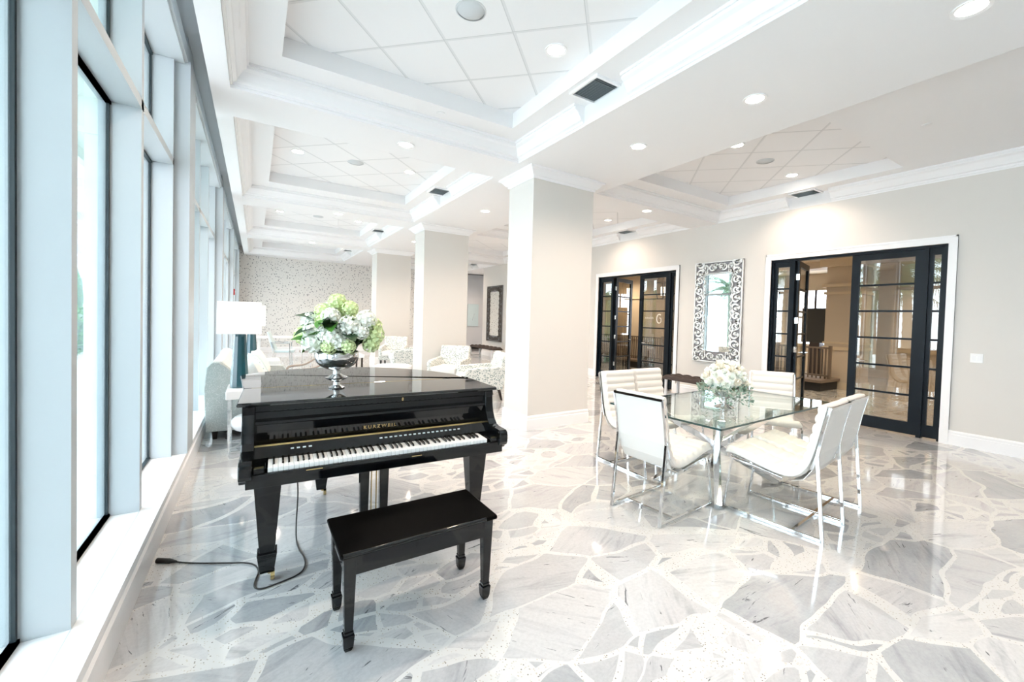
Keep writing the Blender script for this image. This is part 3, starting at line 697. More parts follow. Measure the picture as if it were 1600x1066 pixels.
for x in (.645, .765): MB().taper(x, .33, .12, .60, .022, .022, .030, .030).build('post', 'piano', lyo, False, .003)
MB().box(.60, .81, .27, .42, .05, .13).build('pedal_box', 'piano', lyo, False, .005)
for x in (.69, .72): MB().tube([(x, .33, .12), (x, .33, .60)], .004, 6).build('pedal_rod', 'brass', lyo)
for x in (.65, .705, .76): MB().taper(x, .22, .055, .065, .012, .06, .010, .058).build('pedal', 'brass', lyo, False, .003)

# piano bench
bn = tag(empty('piano_bench', (.70, 2.13, 0), math.radians(0.3)), 'low black piano bench with lidded seat in front of the piano', 'bench')
b = MB(); hx, hy = .385, .20
MB().box(-hx, hx, -hy, hy, .435, .458).build('seat_lid', 'bench_top', bn, False, .008)
MB().tube([(-hx + .01, -hy - .001, .452), (hx - .07, -hy - .001, .452)], .010, 10).build('front_edge', 'piano', bn, True)
for a in ((-hx + .03, hx - .03, -hy + .02, -hy + .04), (-hx + .03, hx - .03, hy - .04, hy - .02), (-hx + .025, -hx + .045, -hy + .03, hy - .03), (hx - .045, hx - .025, -hy + .03, hy - .03)):
    MB().box(*a, .345, .436).build('apron', 'piano', bn, False, .003)
for sx, sy in ((-1, -1), (1, -1), (1, 1), (-1, 1)):
    x, y = sx * (hx - .045), sy * (hy - .045)
    g = MB(); g.taper(x, y, .09, .436, .018, .018, .028, .028); g.taper(x, y, .075, .092, .019, .019, .021, .021); g.taper(x, y, .02, .075, .021, .021, .025, .025); g.taper(x, y, 0, .02, .014, .014, .021, .021)
    g.build('leg', 'piano', bn, False, .004)

# power cord
cd = MB(); path = [(.26, 3.45, .60), (.255, 3.40, .45), (.26, 3.30, .25), (.245, 3.20, .08), (.24, 3.10, .012), (.247, 2.97, .007), (.262, 2.88, .007), (.264, 2.79, .007), (.245, 2.72, .007), (.21, 2.685, .007), (.165, 2.668, .007), (.10, 2.652, .007), (.055, 2.645, .007), (.022, 2.66, .007), (.010, 2.70, .007), (.018, 2.76, .007), (.03, 2.84, .007), (.01, 2.92, .007), (-.04, 2.975, .007), (-.12, 3.02, .007), (-.22, 3.075, .007), (-.30, 3.125, .007), (-.38, 3.185, .007)]
def smooth_path(P, k=5):
    P = [Vector(p) for p in P]; out = []
    for i in range(len(P) - 1):
        a = P[max(i - 1, 0)]; b = P[i]; c = P[i + 1]; d = P[min(i + 2, len(P) - 1)]
        for j in range(k):
            t = j / k; out.append(.5 * ((2 * b) + (c - a) * t + (2 * a - 5 * b + 4 * c - d) * t * t + (3 * b - a - 3 * c + d) * t ** 3))
    return out + [P[-1]]
co = tag(empty('power_cord', (0, 0, 0)), 'thin black power cord looping on the floor under the piano', 'cord')
MB().tube(smooth_path(path), .0045, 8).build('cable', 'rubber', co, True)
MB().tube([(-.375, 3.18, .010), (-.41, 3.205, .012), (-.47, 3.24, .014)], [.006, .014, .015], 10).build('connector', 'rubber', co, True)

# ------------------------------------------------------------------ flowers
def floret_ball(r, seed, cnt=46):
    R = random.Random(seed); mb = MB()
    mb.ball((0, 0, 0), r * .82, 10, 8)
    for i in range(cnt):
        z = 1 - 2 * (i + .5) / cnt; a = i * 2.39996; q = math.sqrt(1 - z * z); nrm = Vector((q * math.cos(a), q * math.sin(a), z))
        c = nrm * r * R.uniform(.88, 1.02); u = nrm.orthogonal().normalized(); v = nrm.cross(u); th = R.uniform(0, 6.28)
        u, v = u * math.cos(th) + v * math.sin(th), v * math.cos(th) - u * math.sin(th); s_ = r * .30
        for k_ in range(4):
            d = [u, v, -u, -v][k_]; e = [v, -u, -v, u][k_]
            mb.add([c, c + d * s_ * .6 + e * s_ * .5 + nrm * s_ * .5, c + d * s_ * 1.1 + nrm * s_ * .55, c + d * s_ * .6 - e * s_ * .5 + nrm * s_ * .5], [(0, 1, 2, 3)])
    return mb
def peony(r, seed):
    R = random.Random(seed); mb = MB()
    for layer in range(4):
        m_ = 5 + layer * 2; rr = r * (.3 + .24 * layer)
        for k_ in range(m_):
            a = 2 * PI * k_ / m_ + layer * .5 + R.uniform(-.15, .15); up = .85 - .28 * layer; dirr = Vector((math.cos(a), math.sin(a), 0)); sd = Vector((-math.sin(a), math.cos(a), 0)); secs = []
            for i in range(4):
                t = i / 3; p = dirr * rr * math.sin(t * 1.5) + Vector((0, 0, r * (up * t * 1.0 - .35 * t * t * layer * .6))); wd = r * .34 * math.sin(PI * (.2 + t * .65)) * (1 + layer * .12)
                secs.append([p - sd * wd, p + dirr * r * .06 * (1 - t), p + sd * wd])
            mb.loft(secs, False, False)
    return mb
def leaf_shape(L, W, droop=.3):
    mb = MB(); secs = []
    for i in range(6):
        t = i / 5; wd = W * math.sin(PI * min(1, t * .92 + .06)) ** .8 * .5; z = -droop * L * t * t
        secs.append([(L * t, -wd, z + wd * .35), (L * t, 0, z), (L * t, wd, z + wd * .35)])
    return mb.loft(secs, False, False)
fl = tag(empty('flower_bowl', (.463, 3.08, 1.0015)), 'silver footed bowl heaped with green and white hydrangeas on the piano', 'flower arrangement')
MB().lathe([(0, 0), (.050, 0), (.052, .006), (.035, .012), (.022, .02), (.020, .040), (.032, .045), (.045, .052), (.070, .066), (.072, .071), (.045, .082), (.024, .095), (.024, .112), (.032, .118), (.07, .13), (.105, .15), (.128, .175), (.138, .21), (.138, .24), (.134, .245), (.130, .24), (.128, .20), (.10, .16), (0, .14)], n=48).build('bowl', 'silver', fl, True)
HB = [floret_ball(.05, 1), floret_ball(.05, 2)]
hm = [[HB[i].build('flower_head', m_, fl, False) for m_ in ('bloom', 'bloom_g')] for i in range(2)]
heads = []
R = random.Random(11)
# positions read off the bouquet: (across, height, toward camera) in metres from bowl centre
HP = [(-.005, .575, .0, .052, 1), (.09, .535, -.02, .045, 1), (.045, .545, .05, .040, 1), (-.055, .53, .02, .048, 0), (-.085, .51, -.03, .048, 1), (.0, .475, -.10, .052, 0), (-.06, .455, -.07, .045, 1), (-.16, .44, -.04, .056, 0), (.115, .42, -.10, .060, 0),
      (-.115, .385, -.11, .050, 0), (-.19, .35, -.05, .058, 1), (-.03, .36, -.13, .045, 0), (.03, .345, -.14, .055, 0), (-.10, .31, -.12, .062, 0), (.075, .315, -.12, .050, 0), (.20, .46, -.03, .058, 0), (.225, .415, .03, .055, 1), (.19, .385, -.08, .045, 0), (.245, .36, .01, .055, 1),
      (.23, .30, -.01, .050, 1), (.13, .29, -.13, .040, 1), (.015, .285, -.15, .042, 1), (.12, .36, .12, .06, 0), (-.08, .40, .12, .06, 0), (.02, .50, .10, .06, 1), (-.17, .34, .10, .06, 1), (.17, .33, .13, .06, 1), (.0, .40, .16, .06, 0)]
rt = Vector((Rr.x, Rr.y, 0)).normalized(); ft = Vector((Rf.x, Rf.y, 0)).normalized()
used = set()
for i, (a, h, d, r_, g) in enumerate(HP):
    pr = hm[i % 2][g]; ob = pr if (i % 2, g) not in used else pr.copy()
    if ob is not pr: COL.objects.link(ob)
    used.add((i % 2, g)); ob.location = rt * a + ft * d + Vector((0, 0, h)); ob.scale = (r_ / .05,) * 3; ob.rotation_euler = (R.uniform(0, 3), R.uniform(0, 3), R.uniform(0, 3))
lf0 = leaf_shape(.11, .075).build('leaf', 'leaf', fl, True); lf1_ = leaf_shape(.11, .075).build('leaf', 'leaf_dark', fl, True)
for i in range(44):
    a = i * 2.4; el = R.uniform(-.25, .9); pr = (lf0, lf1_)[i % 2]; ob = pr if i < 2 else pr.copy()
    if i >= 2: COL.objects.link(ob)
    rr = R.uniform(.08, .15); ob.location = (rr * math.cos(a), rr * math.sin(a), R.uniform(.27, .46)); ob.rotation_euler = (R.uniform(-.5, .5), -el, a); s_ = R.uniform(.8, 1.25); ob.scale = (s_, s_, s_)
MB().ball((0, 0, .31), .12, 14, 9, (1.15, 1.15, .95)).build('moss_filling', 'leaf_dark', fl, True)

# ------------------------------------------------------------------ dining table
TC = Vector((3.86, 2.385)); TA = math.radians(2.6)
tb = tag(empty('dining_table', (TC.x, TC.y, 0), TA), 'rectangular clear glass table on a crossed chrome base', 'table')
g = MB().box(-1.04, 1.04, -.55, .55, .722, .737); g.mi = [0, 0, 1, 1, 1, 1]; g.build('glass_top', ['table_glass', 'glass_edge'], tb)
cb = (-.23, -.05)
bs = MB().box(cb[0] - .028, cb[0] + .028, cb[1] - .028, cb[1] + .028, .325, .40).build('hub', 'chrome', tb, False, .004)
for sx, sy in ((-1, -1), (-1, 1), (1, 1), (1, -1)):
    for z1 in (0, .715):
        l = MB(); l.tube([(cb[0], cb[1], .36), (cb[0] + sx * .50, cb[1] + sy * .32, .018 if z1 == 0 else .704)], .030, square=True)
        zc = 0 if z1 == 0 else .722
        l.v = [(p[0], p[1], max(p[2], 0) if z1 == 0 else min(p[2], .722)) for p in l.v]
        l.build('leg', 'chrome', tb, False, .003)
fb2 = tag(empty('rose_bowl', (3.62, 2.26, .737)), 'silver compote of white and cream roses with trailing greenery on the glass table', 'flower arrangement')
MB().lathe([(0, 0), (.085, 0), (.088, .005), (.06, .02), (.03, .035), (.02, .06), (.03, .085), (.07, .10), (.105, .125), (.125, .165), (.13, .185), (.126, .187), (.118, .16), (.0, .12)], n=40).build('compote', 'silver', fb2, True)
pe = [peony(.055, s_).build('rose', m_, fb2, True) for s_, m_ in ((3, 'bloom'), (4, 'bloom_c'), (5, 'bloom'))]
R = random.Random(5)
for i in range(34):
    pr = pe[i % 3]; ob = pr if i < 3 else pr.copy()
    if i >= 3: COL.objects.link(ob)
    z = 1 - 1.05 * (i + .5) / 34; a = i * 2.39996; q_ = math.sqrt(max(0, 1 - z * z)); nrm = Vector((q_ * math.cos(a), q_ * math.sin(a), z))
    ob.location = (nrm.x * .15, nrm.y * .15, .235 + nrm.z * .15); ob.rotation_euler = nrm.to_track_quat('Z', 'Y').to_euler(); s_ = R.uniform(.95, 1.35); ob.scale = (s_,) * 3
MB().ball((0, 0, .23), .13, 14, 9, (1, 1, .9)).build('foliage_mass', 'leaf_sage', fb2, True)
sg = leaf_shape(.05, .018, .2)
spray = MB()
for i in range(13):
    a = i * 2 * PI / 13 + R.uniform(-.1, .1); L = R.uniform(.12, .30); base = Vector((.12 * math.cos(a), .12 * math.sin(a), .21)); out = Vector((math.cos(a), math.sin(a), 0))
    if L > .2: L = min(L, .24)
    prev = base
    for k_ in range(9):
        t = k_ / 8; p = base + out * (.10 * math.sin(t * 2)) + Vector((0, 0, .03 * t - L * .75 * t * t)); p.z = max(p.z, .015)
        for _ in range(5):
            d = Vector((R.gauss(0, 1), R.gauss(0, 1), R.gauss(0, .8))).normalized(); e = d.orthogonal().normalized(); q_ = p + d * .012
            q_.z = max(q_.z, .012); tip = q_ + d * .034; tip.z = max(tip.z, .008)
            spray.add([q_, (q_ + tip) / 2 + e * .009, tip, (q_ + tip) / 2 - e * .009], [(0, 1, 2, 3)])
spray.build('trailing_greenery', 'leaf_sage', fb2)
for i in range(10):
    a = i * 2 * PI / 10 + .3; ob = leaf_shape(.10, .045).build('leaf', 'leaf_dark', fb2, True) if i == 0 else ob.copy()
    if i: COL.objects.link(ob)
    ob.location = (.11 * math.cos(a), .11 * math.sin(a), .20); ob.rotation_euler = (0, -.15, a)

# ------------------------------------------------------------------ dining chairs
def dining_chair():
    t = empty('dining_chair'); W2 = .225
    # centreline of the padded shell, from the top of the back down and forward to the seat front
    ctrl = [(.010, .955), (.022, .90), (.042, .80), (.062, .70), (.085, .60), (.115, .51), (.165, .44), (.235, .405), (.32, .405), (.42, .422), (.52, .445), (.60, .462), (.665, .470), (.70, .462)]
    P = smooth_path([(x, 0, z) for x, z in ctrl], 8); L = [0]
    for a, b in zip(P, P[1:]): L.append(L[-1] + (b - a).length)
    tot = L[-1]; secs = []; nb = 15.0
    NY = 21
    for i, p in enumerate(P):
        d = (P[min(i + 1, len(P) - 1)] - P[max(i - 1, 0)]).normalized(); nr = Vector((d.z, 0, -d.x)) * -1   # toward the sitter
        if nr.x < 0 and i < 30: nr = -nr
        s_ = L[i] / tot; ph = s_ * nb; bulge = abs(math.sin(PI * ph)) ** .45 * (1 if s_ < .5 else .55); endf = min(1, math.sqrt(max(0, 1 - (1 - min(L[i], tot - L[i]) / .035) ** 2)) if min(L[i], tot - L[i]) < .035 else 1)
        top = []; bot = []
        for j in range(NY):
            y = -W2 + 2 * W2 * j / (NY - 1); ey = min(1, math.sqrt(max(0, 1 - (1 - (W2 - abs(y)) / .03) ** 2)) if W2 - abs(y) < .03 else 1)
            cs_ = 1.0
            if s_ > .52: cs_ = 1 - .35 * math.exp(-(y / .010) ** 2)
            th = (.036 + .018 * bulge) * (.30 + .70 * ey) * (.25 + .75 * endf) * cs_
            top.append(p + nr * th + Vector((0, y, 0)))
        for j in range(NY):
            y = W2 - 2 * W2 * j / (NY - 1); ey = min(1, math.sqrt(max(0, 1 - (1 - (W2 - abs(y)) / .02) ** 2)) if W2 - abs(y) < .02 else 1)
            bot.append(p - nr * .022 * (.3 + .7 * ey) * (.4 + .6 * endf) + Vector((0, y, 0)))
        secs.append(top + bot)
    MB().loft(secs, True, True).build('padded_seat_and_back', 'leather', t, True)
    r = .011; W = .228
    for sy in (-1, 1):
        y = sy * W
        MB().tube([(0, y, .011), (.70, y, .011)], r, square=True).build('floor_rail', 'chrome', t, False, .002)
        MB().tube([(0, y, .0), (.052, y, .60)], r, square=True).build('rear_leg', 'chrome', t, False, .002)
        MB().tube([(.70, y, .0), (.645, y, .43), (.42, y, .395), (.27, y, .37)], r * .95, square=True).build('front_leg', 'chrome', t, False, .002)
        MB().tube([(-.012, y, .935), (.026, y, .76), (.052, y, .60), (.085, y, .49)], r * .9, square=True).build('back_rail', 'chrome', t, False, .002)
    MB().tube([(.19, -W, .011), (.19, W, .011)], r * .9, square=True).build('floor_stretcher', 'chrome', t)
    MB().tube([(-.012, -W, .935), (-.012, W, .935)], r * .9, square=True).build('top_rail', 'chrome', t)
    bp = MB(); bp.loft([[(x, -W + .008, z), (x, W - .008, z), (x - .006, W - .008, z), (x - .006, -W + .008, z)] for x, z in ((-.008, .93), (.028, .76), (.054, .60), (.088, .48), (.14, .40), (.22, .365))]); bp.build('back_panel', 'leather', t, False)
    return t
ch0 = dining_chair()
CH = [(2.467, 2.245, 4.5, 'white channelled chair at table end nearest the piano, chrome frame back to camera'),
      (3.535, 1.318, 95.5, 'front white chair of the right hand pair, its side to the camera'),
      (4.02, 1.375, 95.5, 'rear white chair of the right hand pair, partly behind its twin'),
      (3.375, 3.41, 268, 'left chair of the far side pair, behind the chair with its back to camera'),
      (3.86, 3.43, 268, 'right chair of the far side pair, nearest the dark tufted bench'),
      (5.17, 2.63, 212.5, 'single white chair at the table end towards the wide black doors')]
for i, (x, y, a, lb) in enumerate(CH):
    o = ch0 if i == 0 else copy_tree(ch0); o.location = (x, y, 0); o.rotation_euler = (0, 0, math.radians(a)); tag(o, lb, 'chair', 'white dining chairs around the glass table')

# ------------------------------------------------------------------ scroll mirrors and tufted benches
def scroll_mirror(frame_m, glass_m, y0, y1, z0, z1):
    t = empty('scroll_mirror', (XW, (y0 + y1) / 2, (z0 + z1) / 2)); hw, hh = (y1 - y0) / 2, (z1 - z0) / 2
    # local: wall plane is x=0, mirror faces -x
    MB().box(-.030, -.002, -hw, hw, -hh, hh).build('backing', 'shaded_wall_back', t)  # grey sheet coloured as the shadowed wall behind the pierced scrollwork
    gw, gh = hw - .20, hh - .22; MB().box(-.037, -.030, -gw, gw, -gh, gh).build('mirror_pane', glass_m, t)
    b = MB(); wd = .022
    for r in ((-hw, hw, -hh, -hh + wd), (-hw, hw, hh - wd, hh), (-hw, -hw + wd, -hh, hh), (hw - wd, hw, -hh, hh)): b.box(-.055, -.03, *r)
    b.build('outer_frame', frame_m, t, False, .003)
    sc = MB()
    def ribbon(pts, w_):
        secs = []; pts = [(max(-hw + .022, min(hw - .022, a_)), max(-hh + .022, min(hh - .022, b_))) for a_, b_ in pts]
        for i, p in enumerate(pts):
            a = pts[max(i - 1, 0)]; c = pts[min(i + 1, len(pts) - 1)]; d = Vector((c[0] - a[0] + 1e-7, c[1] - a[1])); d.normalize(); nx, ny = -d.y, d.x; ww = w_ * (1 - .45 * i / len(pts))
            secs.append([(-.056, p[0] + nx * ww, p[1] + ny * ww), (-.056, p[0] - nx * ww, p[1] - ny * ww), (-.038, p[0] - nx * ww, p[1] - ny * ww), (-.038, p[0] + nx * ww, p[1] + ny * ww)])
        sc.loft(secs)
    def spiral(cx, cz, R_, a0, turns, sg):
        return [(cx + R_ * (1 - .78 * t) * math.cos(a0 + sg * 2 * PI * turns * t), cz + R_ * (1 - .78 * t) * math.sin(a0 + sg * 2 * PI * turns * t)) for t in [k_ / 22 for k_ in range(23)]]
    def motif(cx, cz, ux, uz, s_, fl_):
        # pair of C scrolls back to back; (ux,uz) points outward from the mirror centre
        a = math.atan2(uz, ux)
        for k_ in (-1, 1):
            ox, oz = -uz * k_ * s_ * .52, ux * k_ * s_ * .52
            ribbon(spiral(cx + ox, cz + oz, s_ * .55, a + (PI / 2) * k_ * (1 if fl_ else -1), 1.25, k_), s_ * .115)
            ribbon(spiral(cx + ox * .9 + ux * s_ * .28, cz + oz * .9 + uz * s_ * .28, s_ * .26, a + PI, 1.1, -k_), s_ * .075)
    bw_ = .215; nz = 6; nx_ = 4
    for i in range(nz):
        z = -hh + .13 + (2 * hh - .26) * i / (nz - 1)
        for sd in (-1, 1): motif(sd * (hw - .12), z, sd, 0, .175, i % 2)
    for i in range(1, nx_):
        y = -hw + .115 + (2 * hw - .23) * i / nx_
        for sd in (-1, 1): motif(y, sd * (hh - .115), 0, sd, .13, i % 2)
    for sy in (-1, 1):
        for sz in (-1, 1): motif(sy * (hw - .22), sz * (hh - .24), sy * .7, sz * .7, .10, 0)
        ribbon([(sy * (hw - bw_ + .018 * math.sin(10 * t)), -hh + .28 + (2 * hh - .56) * t / 6) for t in [k_ * .1 for k_ in range(61)]], .010)
    sc.build('scrollwork', frame_m, t)
    return t
M['frame_silver'] = mat('silver_white_leaf', (.80, .81, .80), .35, .3)
M['frame_dark'] = mat('dark_pierced_frame', (.10, .09, .08), .5)
M['shaded_wall_back'] = mat('grey_shaded_wall_backing', (.22, .22, .235), .5)
tag(scroll_mirror('frame_silver', 'mirror', 4.49, 5.52, .735, 2.745), 'tall mirror in silver white scrollwork frame hanging between the two black doors', 'mirror', 'scroll mirrors on the wall')
tag(scroll_mirror('frame_dark', 'mirror', 13.72, 14.93, .60, 2.72), 'distant tall mirror with dark pierced frame at the far end of the right wall', 'mirror', 'scroll mirrors on the wall')
def tufted_bench(x, y, ln, ht=.47):
    t = empty('tufted_bench', (x, y, 0)); secs = []; hd = .23
    N_ = 40; K = 16
    for i in range(N_ + 1):
        yy = -ln / 2 + ln * i / N_; e = min(1, math.sqrt(max(0, 1 - (1 - min(i, N_ - i) / 4) ** 2)) if min(i, N_ - i) < 4 else 1); s_ = []
        for k_ in range(K + 1):
            xx = -hd + 2 * hd * k_ / K; ee = min(1, min(k_, K - k_) / 2) ** .5
            tf = .6 + .4 * abs(math.sin(PI * 6 * i / N_)) ** .5 * abs(math.sin(PI * 3 * k_ / K)) ** .5
            s_.append((xx, yy, ht - .09 + .09 * e * ee * tf))
        s_ += [(hd, yy, ht - .10), (-hd, yy, ht - .10)]; secs.append(s_)
    MB().loft(secs).build('tufted_cushion', 'brown', t, True)
    for sy in (-1, 1):
        for sx in (-1, 1): MB().box(sx * .19 - .02, sx * .19 + .02, sy * (ln / 2 - .1) - .02, sy * (ln / 2 - .1) + .02, 0, ht - .10).build('leg', 'acrylic', t)
        MB().box(-.19, .19, sy * (ln / 2 - .1) - .012, sy * (ln / 2 - .1) + .012, .04, .07).build('stretcher', 'acrylic', t)
    return t
tag(tufted_bench(7.1, 5.0, 1.35), 'dark tufted bench under the silver scroll mirror, behind the table', 'bench', 'dark tufted benches')
tag(tufted_bench(7.1, 13.9, 1.9), 'dark tufted bench under the distant dark framed mirror', 'bench', 'dark tufted benches')

# small wall fittings
t = tag(empty('light_switch', (XW, 1.388, 1.16)), 'white double rocker light switch on the wall right of the wide doors', 'switch')
MB().box(-.006, 0, -.058, .058, -.058, .058).build('plate', 'plate', t, False, .002)
for y in (-.026, .026): MB().box(-.010, -.006, y - .016, y + .016, -.033, .033).build('rocker', 'white', t, False, .001)
t = tag(empty('fire_alarm_pull', (-.48, 13.0 + .28, 1.98)), 'small red fire alarm pull on the far window pilaster', 'alarm')
t.location = (-.483, 13.45, 1.98); MB().box(0, .03, -.05, .05, -.08, .08).build('housing', 'red', t, False, .006); MB().box(.03, .04, -.03, .03, -.01, .02).build('handle', 'white', t)
t = tag(empty('blue_wall_panel', (8.62, YB - .03, 1.60)), 'pale blue rectangular panel with grey handle on the grey far wall', 'panel')
MB().box(-.28, .28, -.03, 0, -.52, .52).build('panel', 'blue_fabric', t, False, .005); MB().tube([(-.02, -.05, -.25), (.02, -.05, -.05), (.06, -.05, .05)], .025).build('handle', 'grille', t)
t = tag(MB().box(-.035, .035, -.008, 0, -.057, .057).build('wall_outlet', 'plate', None, False, .002, loc=(7.9, YB, .42)), 'white outlet low on the far patterned wall', 'outlet')

# ------------------------------------------------------------------ lounge area beyond the piano
def table_lamp(x, y, z, label):
    t = tag(empty('table_lamp', (x, y, z)), label, 'lamp', 'teal table lamps by the sofa'); b = MB()
    secs = []
    for r, h in ((.085, 0), (.088, .01), (.088, .03), (.080, .2), (.068, .40), (.060, .56), (.056, .59)):
        secs.append([(r * math.cos(2 * PI * (k_ + .5) / 12) * (1 if k_ % 2 else .97), r * math.sin(2 * PI * (k_ + .5) / 12) * (1 if k_ % 2 else .97), h) for k_ in range(12)])
    b.loft(secs).build('faceted_base', 'teal', t)
    MB().tube([(0, 0, .58), (0, 0, .70)], .008).build('stem', 'chrome', t)
    s_ = MB(); hx, hy = .20, .15; c_ = .012
    q_ = lambda d, z: [(-hx + d, -hy + d, z), (hx - d, -hy + d, z), (hx - d, hy - d, z), (-hx + d, hy - d, z)]
    s_.loft([q_(0, .59), q_(.004, .935), q_(.008, .935), q_(.004, .59)], True, False); s_.loft([q_(.004, .62), q_(.14, .62)], True, False)
    s_.build('lamp_shade', 'shade', t, False); return t
def side_table(x, y, label, lx=.62, ly=.56, h=.66):
    t = tag(empty('side_table', (x, y, 0)), label, 'table', 'white side tables by the sofa')
    MB().box(-lx / 2, lx / 2, -ly / 2, ly / 2, h - .09, h).build('table_top', 'white_lacquer', t, False, .008)
    for sy in (-1, 1):
        a = MB(); yy = sy * (ly / 2 - .03)
        a.tube([(-lx / 2 + .03, yy, h - .09), (-lx / 2 + .03, yy, .012), (lx / 2 - .03, yy, .012), (lx / 2 - .03, yy, h - .09)], .013, square=True); a.build('leg_frame', 'chrome', t)
    MB().lathe([(0, .20), (.24, .20), (.27, .24), (.27, .30), (.24, .33), (0, .335)], 0, 0, 28).build('lower_drum_shelf', 'white_lacquer', t, True)
    return t
side_table(.06, 5.62, 'white side table with chrome legs just behind the piano')
table_lamp(-.14, 5.62,   .66, 'teal faceted lamp with white drum shade, nearer one behind the piano')
side_table(.06, 8.72, 'white side table at the far end of the sofa')
table_lamp(-.05, 8.72, .66, 'second teal lamp, mostly hidden behind the nearer one')
def pillow(x, y, z, m, label, rx, ry, rz, s_=.42):
    mb = MB(); G = 12; top = []; 
    for sg in (1, -1):
        vs = []; fs = []
        for i in range(G + 1):
            for j in range(G + 1):
                u = i / G * 2 - 1; v = j / G * 2 - 1; h = .075 * ((1 - u ** 4) * (1 - v ** 4)) ** .6; k_ = 1 - .06 * (1 - abs(u)) * abs(v) - .06 * (1 - abs(v)) * abs(u)
                vs.append((u * s_ / 2 * k_, v * s_ / 2 * k_, sg * h))
        for i in range(G):
            for j in range(G): a = i * (G + 1) + j; fs.append((a, a + 1, a + G + 2, a + G + 1))
        mb.add(vs, fs)
    o = mb.build('pillow', m, None, True); o.location = (x, y, z); o.rotation_euler = (rx, ry, rz); return tag(o, label, 'cushion', 'sofa cushions')
sf = tag(empty('sofa', (-.46, 7.15, 0)), 'grey tweed sofa with white seat, its back to the windows', 'sofa'); SL = 2.3
prof = [(.0, .10), (-.02, .60), (.0, .84), (.05, .90), (.12, .90), (.20, .83), (.32, .71), (.46, .63), (.86, .60), (.90, .55), (.90, .10)]
for yy in (-SL / 2, SL / 2 - .14): MB().prism(prof, yy, yy + .14, axis='Y').build('side_panel', 'sofa_fab', sf, True, .01)
MB().prism([(.02, .25), (.0, .60), (.02, .85), (.07, .905), (.14, .90), (.30, .70), (.34, .40), (.30, .25)], -SL / 2 + .14, SL / 2 - .14, axis='Y').build('backrest', 'sofa_light', sf, True, .01)
for k_ in range(2): a_ = -SL / 2 + .15 + k_ * (SL / 2 - .15); MB().box(.30, .88, a_, a_ + SL / 2 - .16, .30, .46).build('seat_cushion', 'sofa_light', sf, True, .04, seg=4)
MB().box(.04, .86, -SL / 2 + .14, SL / 2 - .14, .10, .30).build('base', 'sofa_fab', sf)
for yy in (-SL / 2 + .08, SL / 2 - .08):
    for xx in (.08, .82): MB().taper(xx, yy, 0, .10, .02, .02, .03, .03).build('foot', 'dark_wood', sf)
pillow(.03, 6.42, .695, 'sofa_light', 'white cushion leaning at the near end of the sofa', 0, 1.15, .15)
pillow(.04, 6.92, .69, 'pillow_teal', 'teal patterned cushion in the middle of the sofa', 0, 1.1, -.1)
pillow(.04, 7.40, .69, 'blue_fabric', 'plain pale blue cushion on the sofa beside the patterned one', 0, 1.1, .2)
pillow(.08, 7.88, .70, 'sofa_light', 'white cushion at the far end of the sofa', 0, 1.15, -.2)

def armchair():
    t = empty('armchair'); W2 = .36      # faces +x
    side = [(.0, .20), (-.06, .42), (-.10, .60), (.02, .62), (.40, .60), (.62, .585), (.68, .55), (.70, .48), (.68, .20)]
    for sy in (-1, 1):
        MB().prism(side, min(sy * W2, sy * (W2 - .09)), max(sy * W2, sy * (W2 - .09)), axis='Y').build('arm', 'chair_fab', t, True, .025, seg=4)
    bk_ = [(.06, .22), (-.04, .45), (-.13, .80), (-.11, .86), (-.05, .86), (-.005, .80), (.06, .55), (.14, .40), (.16, .22)]
    MB().prism(bk_, -W2 + .03, W2 - .03, axis='Y').build('backrest', 'chair_fab', t, True, .025, seg=4)
    MB().box(.10, .74, -W2 + .09, W2 - .09, .32, .46).build('seat_cushion', 'sofa_light', t, True, .04, seg=4)
    MB().box(.04, .68, -W2 + .02, W2 - .02, .20, .34).build('base', 'chair_fab', t, True, .015)
    for x, y, dx in ((.62, -.3, .02), (.62, .3, .02), (.06, -.3, -.06), (.06, .3, -.06)): MB().taper(x + dx, y, 0, .21, .016, .016, .026, .026, x, y).build('leg', 'dark_wood', t)
    return t
ac = armchair()
AC = [(3.84, 7.0, 168, 'leaf patterned armchair beside the nearest column, seen from its side'), (3.70, 8.72, 228, 'leaf patterned armchair in front of the second column, facing the piano'),
      (3.72, 11.3, 172, 'leaf patterned armchair half hidden behind the second column'), (3.55, 12.85, 245, 'leaf patterned armchair in front of the farthest column')]
for i, (x, y, a, lb) in enumerate(AC):
    o = ac if i == 0 else copy_tree(ac); o.location = (x, y, 0); o.rotation_euler = (0, 0, math.radians(a)); tag(o, lb, 'armchair', 'leaf patterned armchairs')
t = tag(empty('round_coffee_table', (2.37, 8.80, 0)), 'round pale table with white rim just beyond the piano lid', 'table')
MB().lathe([(0, .47), (.37, .47), (.39, .46), (.39, .36), (0, .36)], n=40).build('drum_top', 'white_lacquer', t, True); MB().lathe([(0, .4705), (.33, .4705), (.33, .4725), (0, .4725)], n=40).build('inset_top', 'blue_fabric', t)
MB().lathe([(0, 0), (.22, 0), (.20, .03), (.10, .08), (.10, .30), (.2, .36), (0, .36)], n=32).build('pedestal', 'white_lacquer', t, True)
t = tag(empty('coffee_table', (1.45, 12.0, 0)), 'low white table with dark legs in front of the far patterned armchair', 'table')
MB().box(-.05, .95, -.4, .4, .36, .44).build('table_top', 'white_lacquer', t, False, .01)
for x, y in ((.0, -.35), (.9, -.35), (.9, .35), (.0, .35)): MB().box(x - .02, x + .02, y - .02, y + .02, 0, .36).build('leg', 'dark_wood', t)
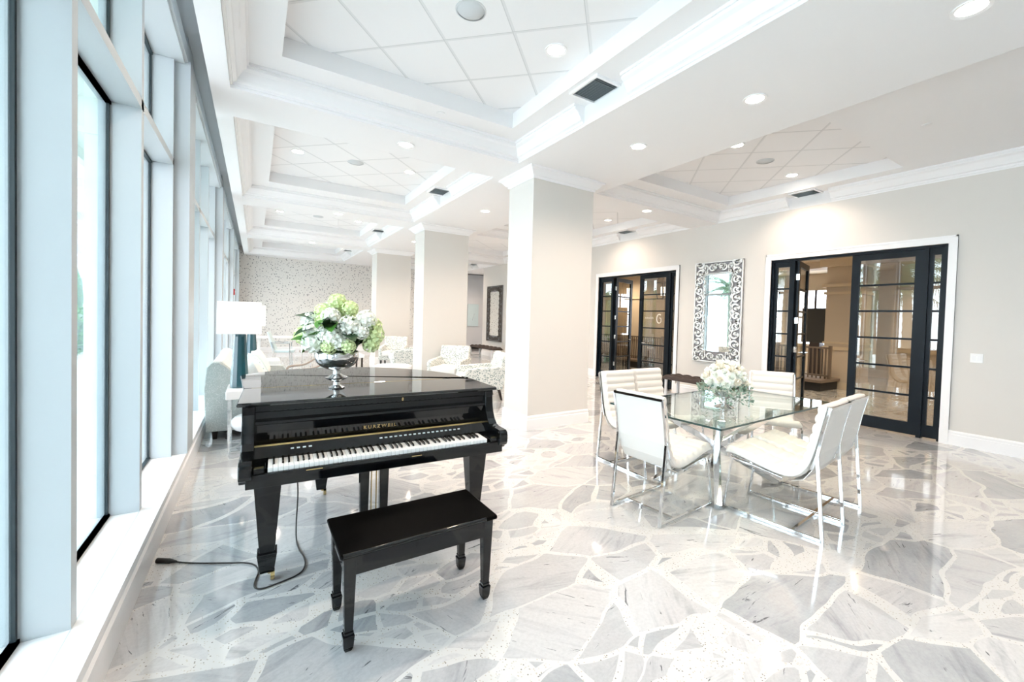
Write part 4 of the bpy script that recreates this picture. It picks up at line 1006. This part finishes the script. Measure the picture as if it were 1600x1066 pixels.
def office_chair(fab):
    t = empty('guest_chair')      # faces +x
    bk_ = [(.02, .40), (-.07, .70), (-.13, .95), (-.10, .97), (-.04, .78), (.05, .55), (.07, .42)]
    MB().prism(bk_, -.23, .23, axis='Y').build('backrest', fab, t, True, .015); MB().box(.02, .50, -.24, .24, .41, .48).build('seat', fab, t, True, .02)
    for sy in (-1, 1):
        MB().tube([(-.04, sy * .26, .68), (.40, sy * .26, .66), (.42, sy * .26, .01)], .012, square=True).build('arm_frame', 'chrome', t); MB().tube([(-.05, sy * .26, .01), (.04, sy * .26, .45), (-.02, sy * .26, .68)], .012, square=True).build('rear_leg', 'chrome', t)
    return t
g1 = tag(office_chair('blue_fabric'), 'pale guest chair with chrome arms by the patterned far wall', 'chair'); g1.location = (.42, 13.3, 0); g1.rotation_euler = (0, 0, -.15)
g2 = tag(office_chair('taupe'), 'taupe backed guest chair behind the hydrangeas', 'chair'); g2.location = (1.55, 13.0, 0); g2.rotation_euler = (0, 0, 2.6)
t = tag(empty('meeting_table', (1.0, 15.2, 0)), 'long plain white table near the patterned far wall', 'table')
MB().box(-1.1, 1.1, -.45, .45, .70, .74).build('table_top', 'white_lacquer', t, False, .008)
for x in (-.9, .9): MB().box(x - .04, x + .04, -.35, .35, 0, .70).build('panel_leg', 'white_lacquer', t)
t = tag(empty('wood_frame_chair', (.95, 8.2, 0), 3.3), 'low lounge chair with curved pale wooden arms facing the sofa', 'chair')
wf = []
for sy in (-1, 1): MB().tube(smooth_path([(-.30, sy * .3, .86), (-.1, sy * .3, .74), (.15, sy * .3, .58), (.42, sy * .3, .54), (.46, sy * .3, .30), (.40, sy * .3, .0)]), .018, 8).build('wooden_arm', 'taupe', t, True)
MB().prism([(-.28, .84), (-.02, .40), (.05, .42), (-.22, .87)], -.27, .27, axis='Y').build('backrest', 'sofa_fab', t, True, .01); MB().box(-.02, .45, -.27, .27, .34, .44).build('seat', 'sofa_fab', t, True, .02)
for sy in (-1, 1): MB().tube([(-.1, sy * .3, .72), (-.25, sy * .3, 0)], .018, 8).build('rear_leg', 'taupe', t, True)
for q_ in list(bpy.data.objects):
    if q_.name.startswith(('wall_screen',)): q_.name = 'upright_screen'
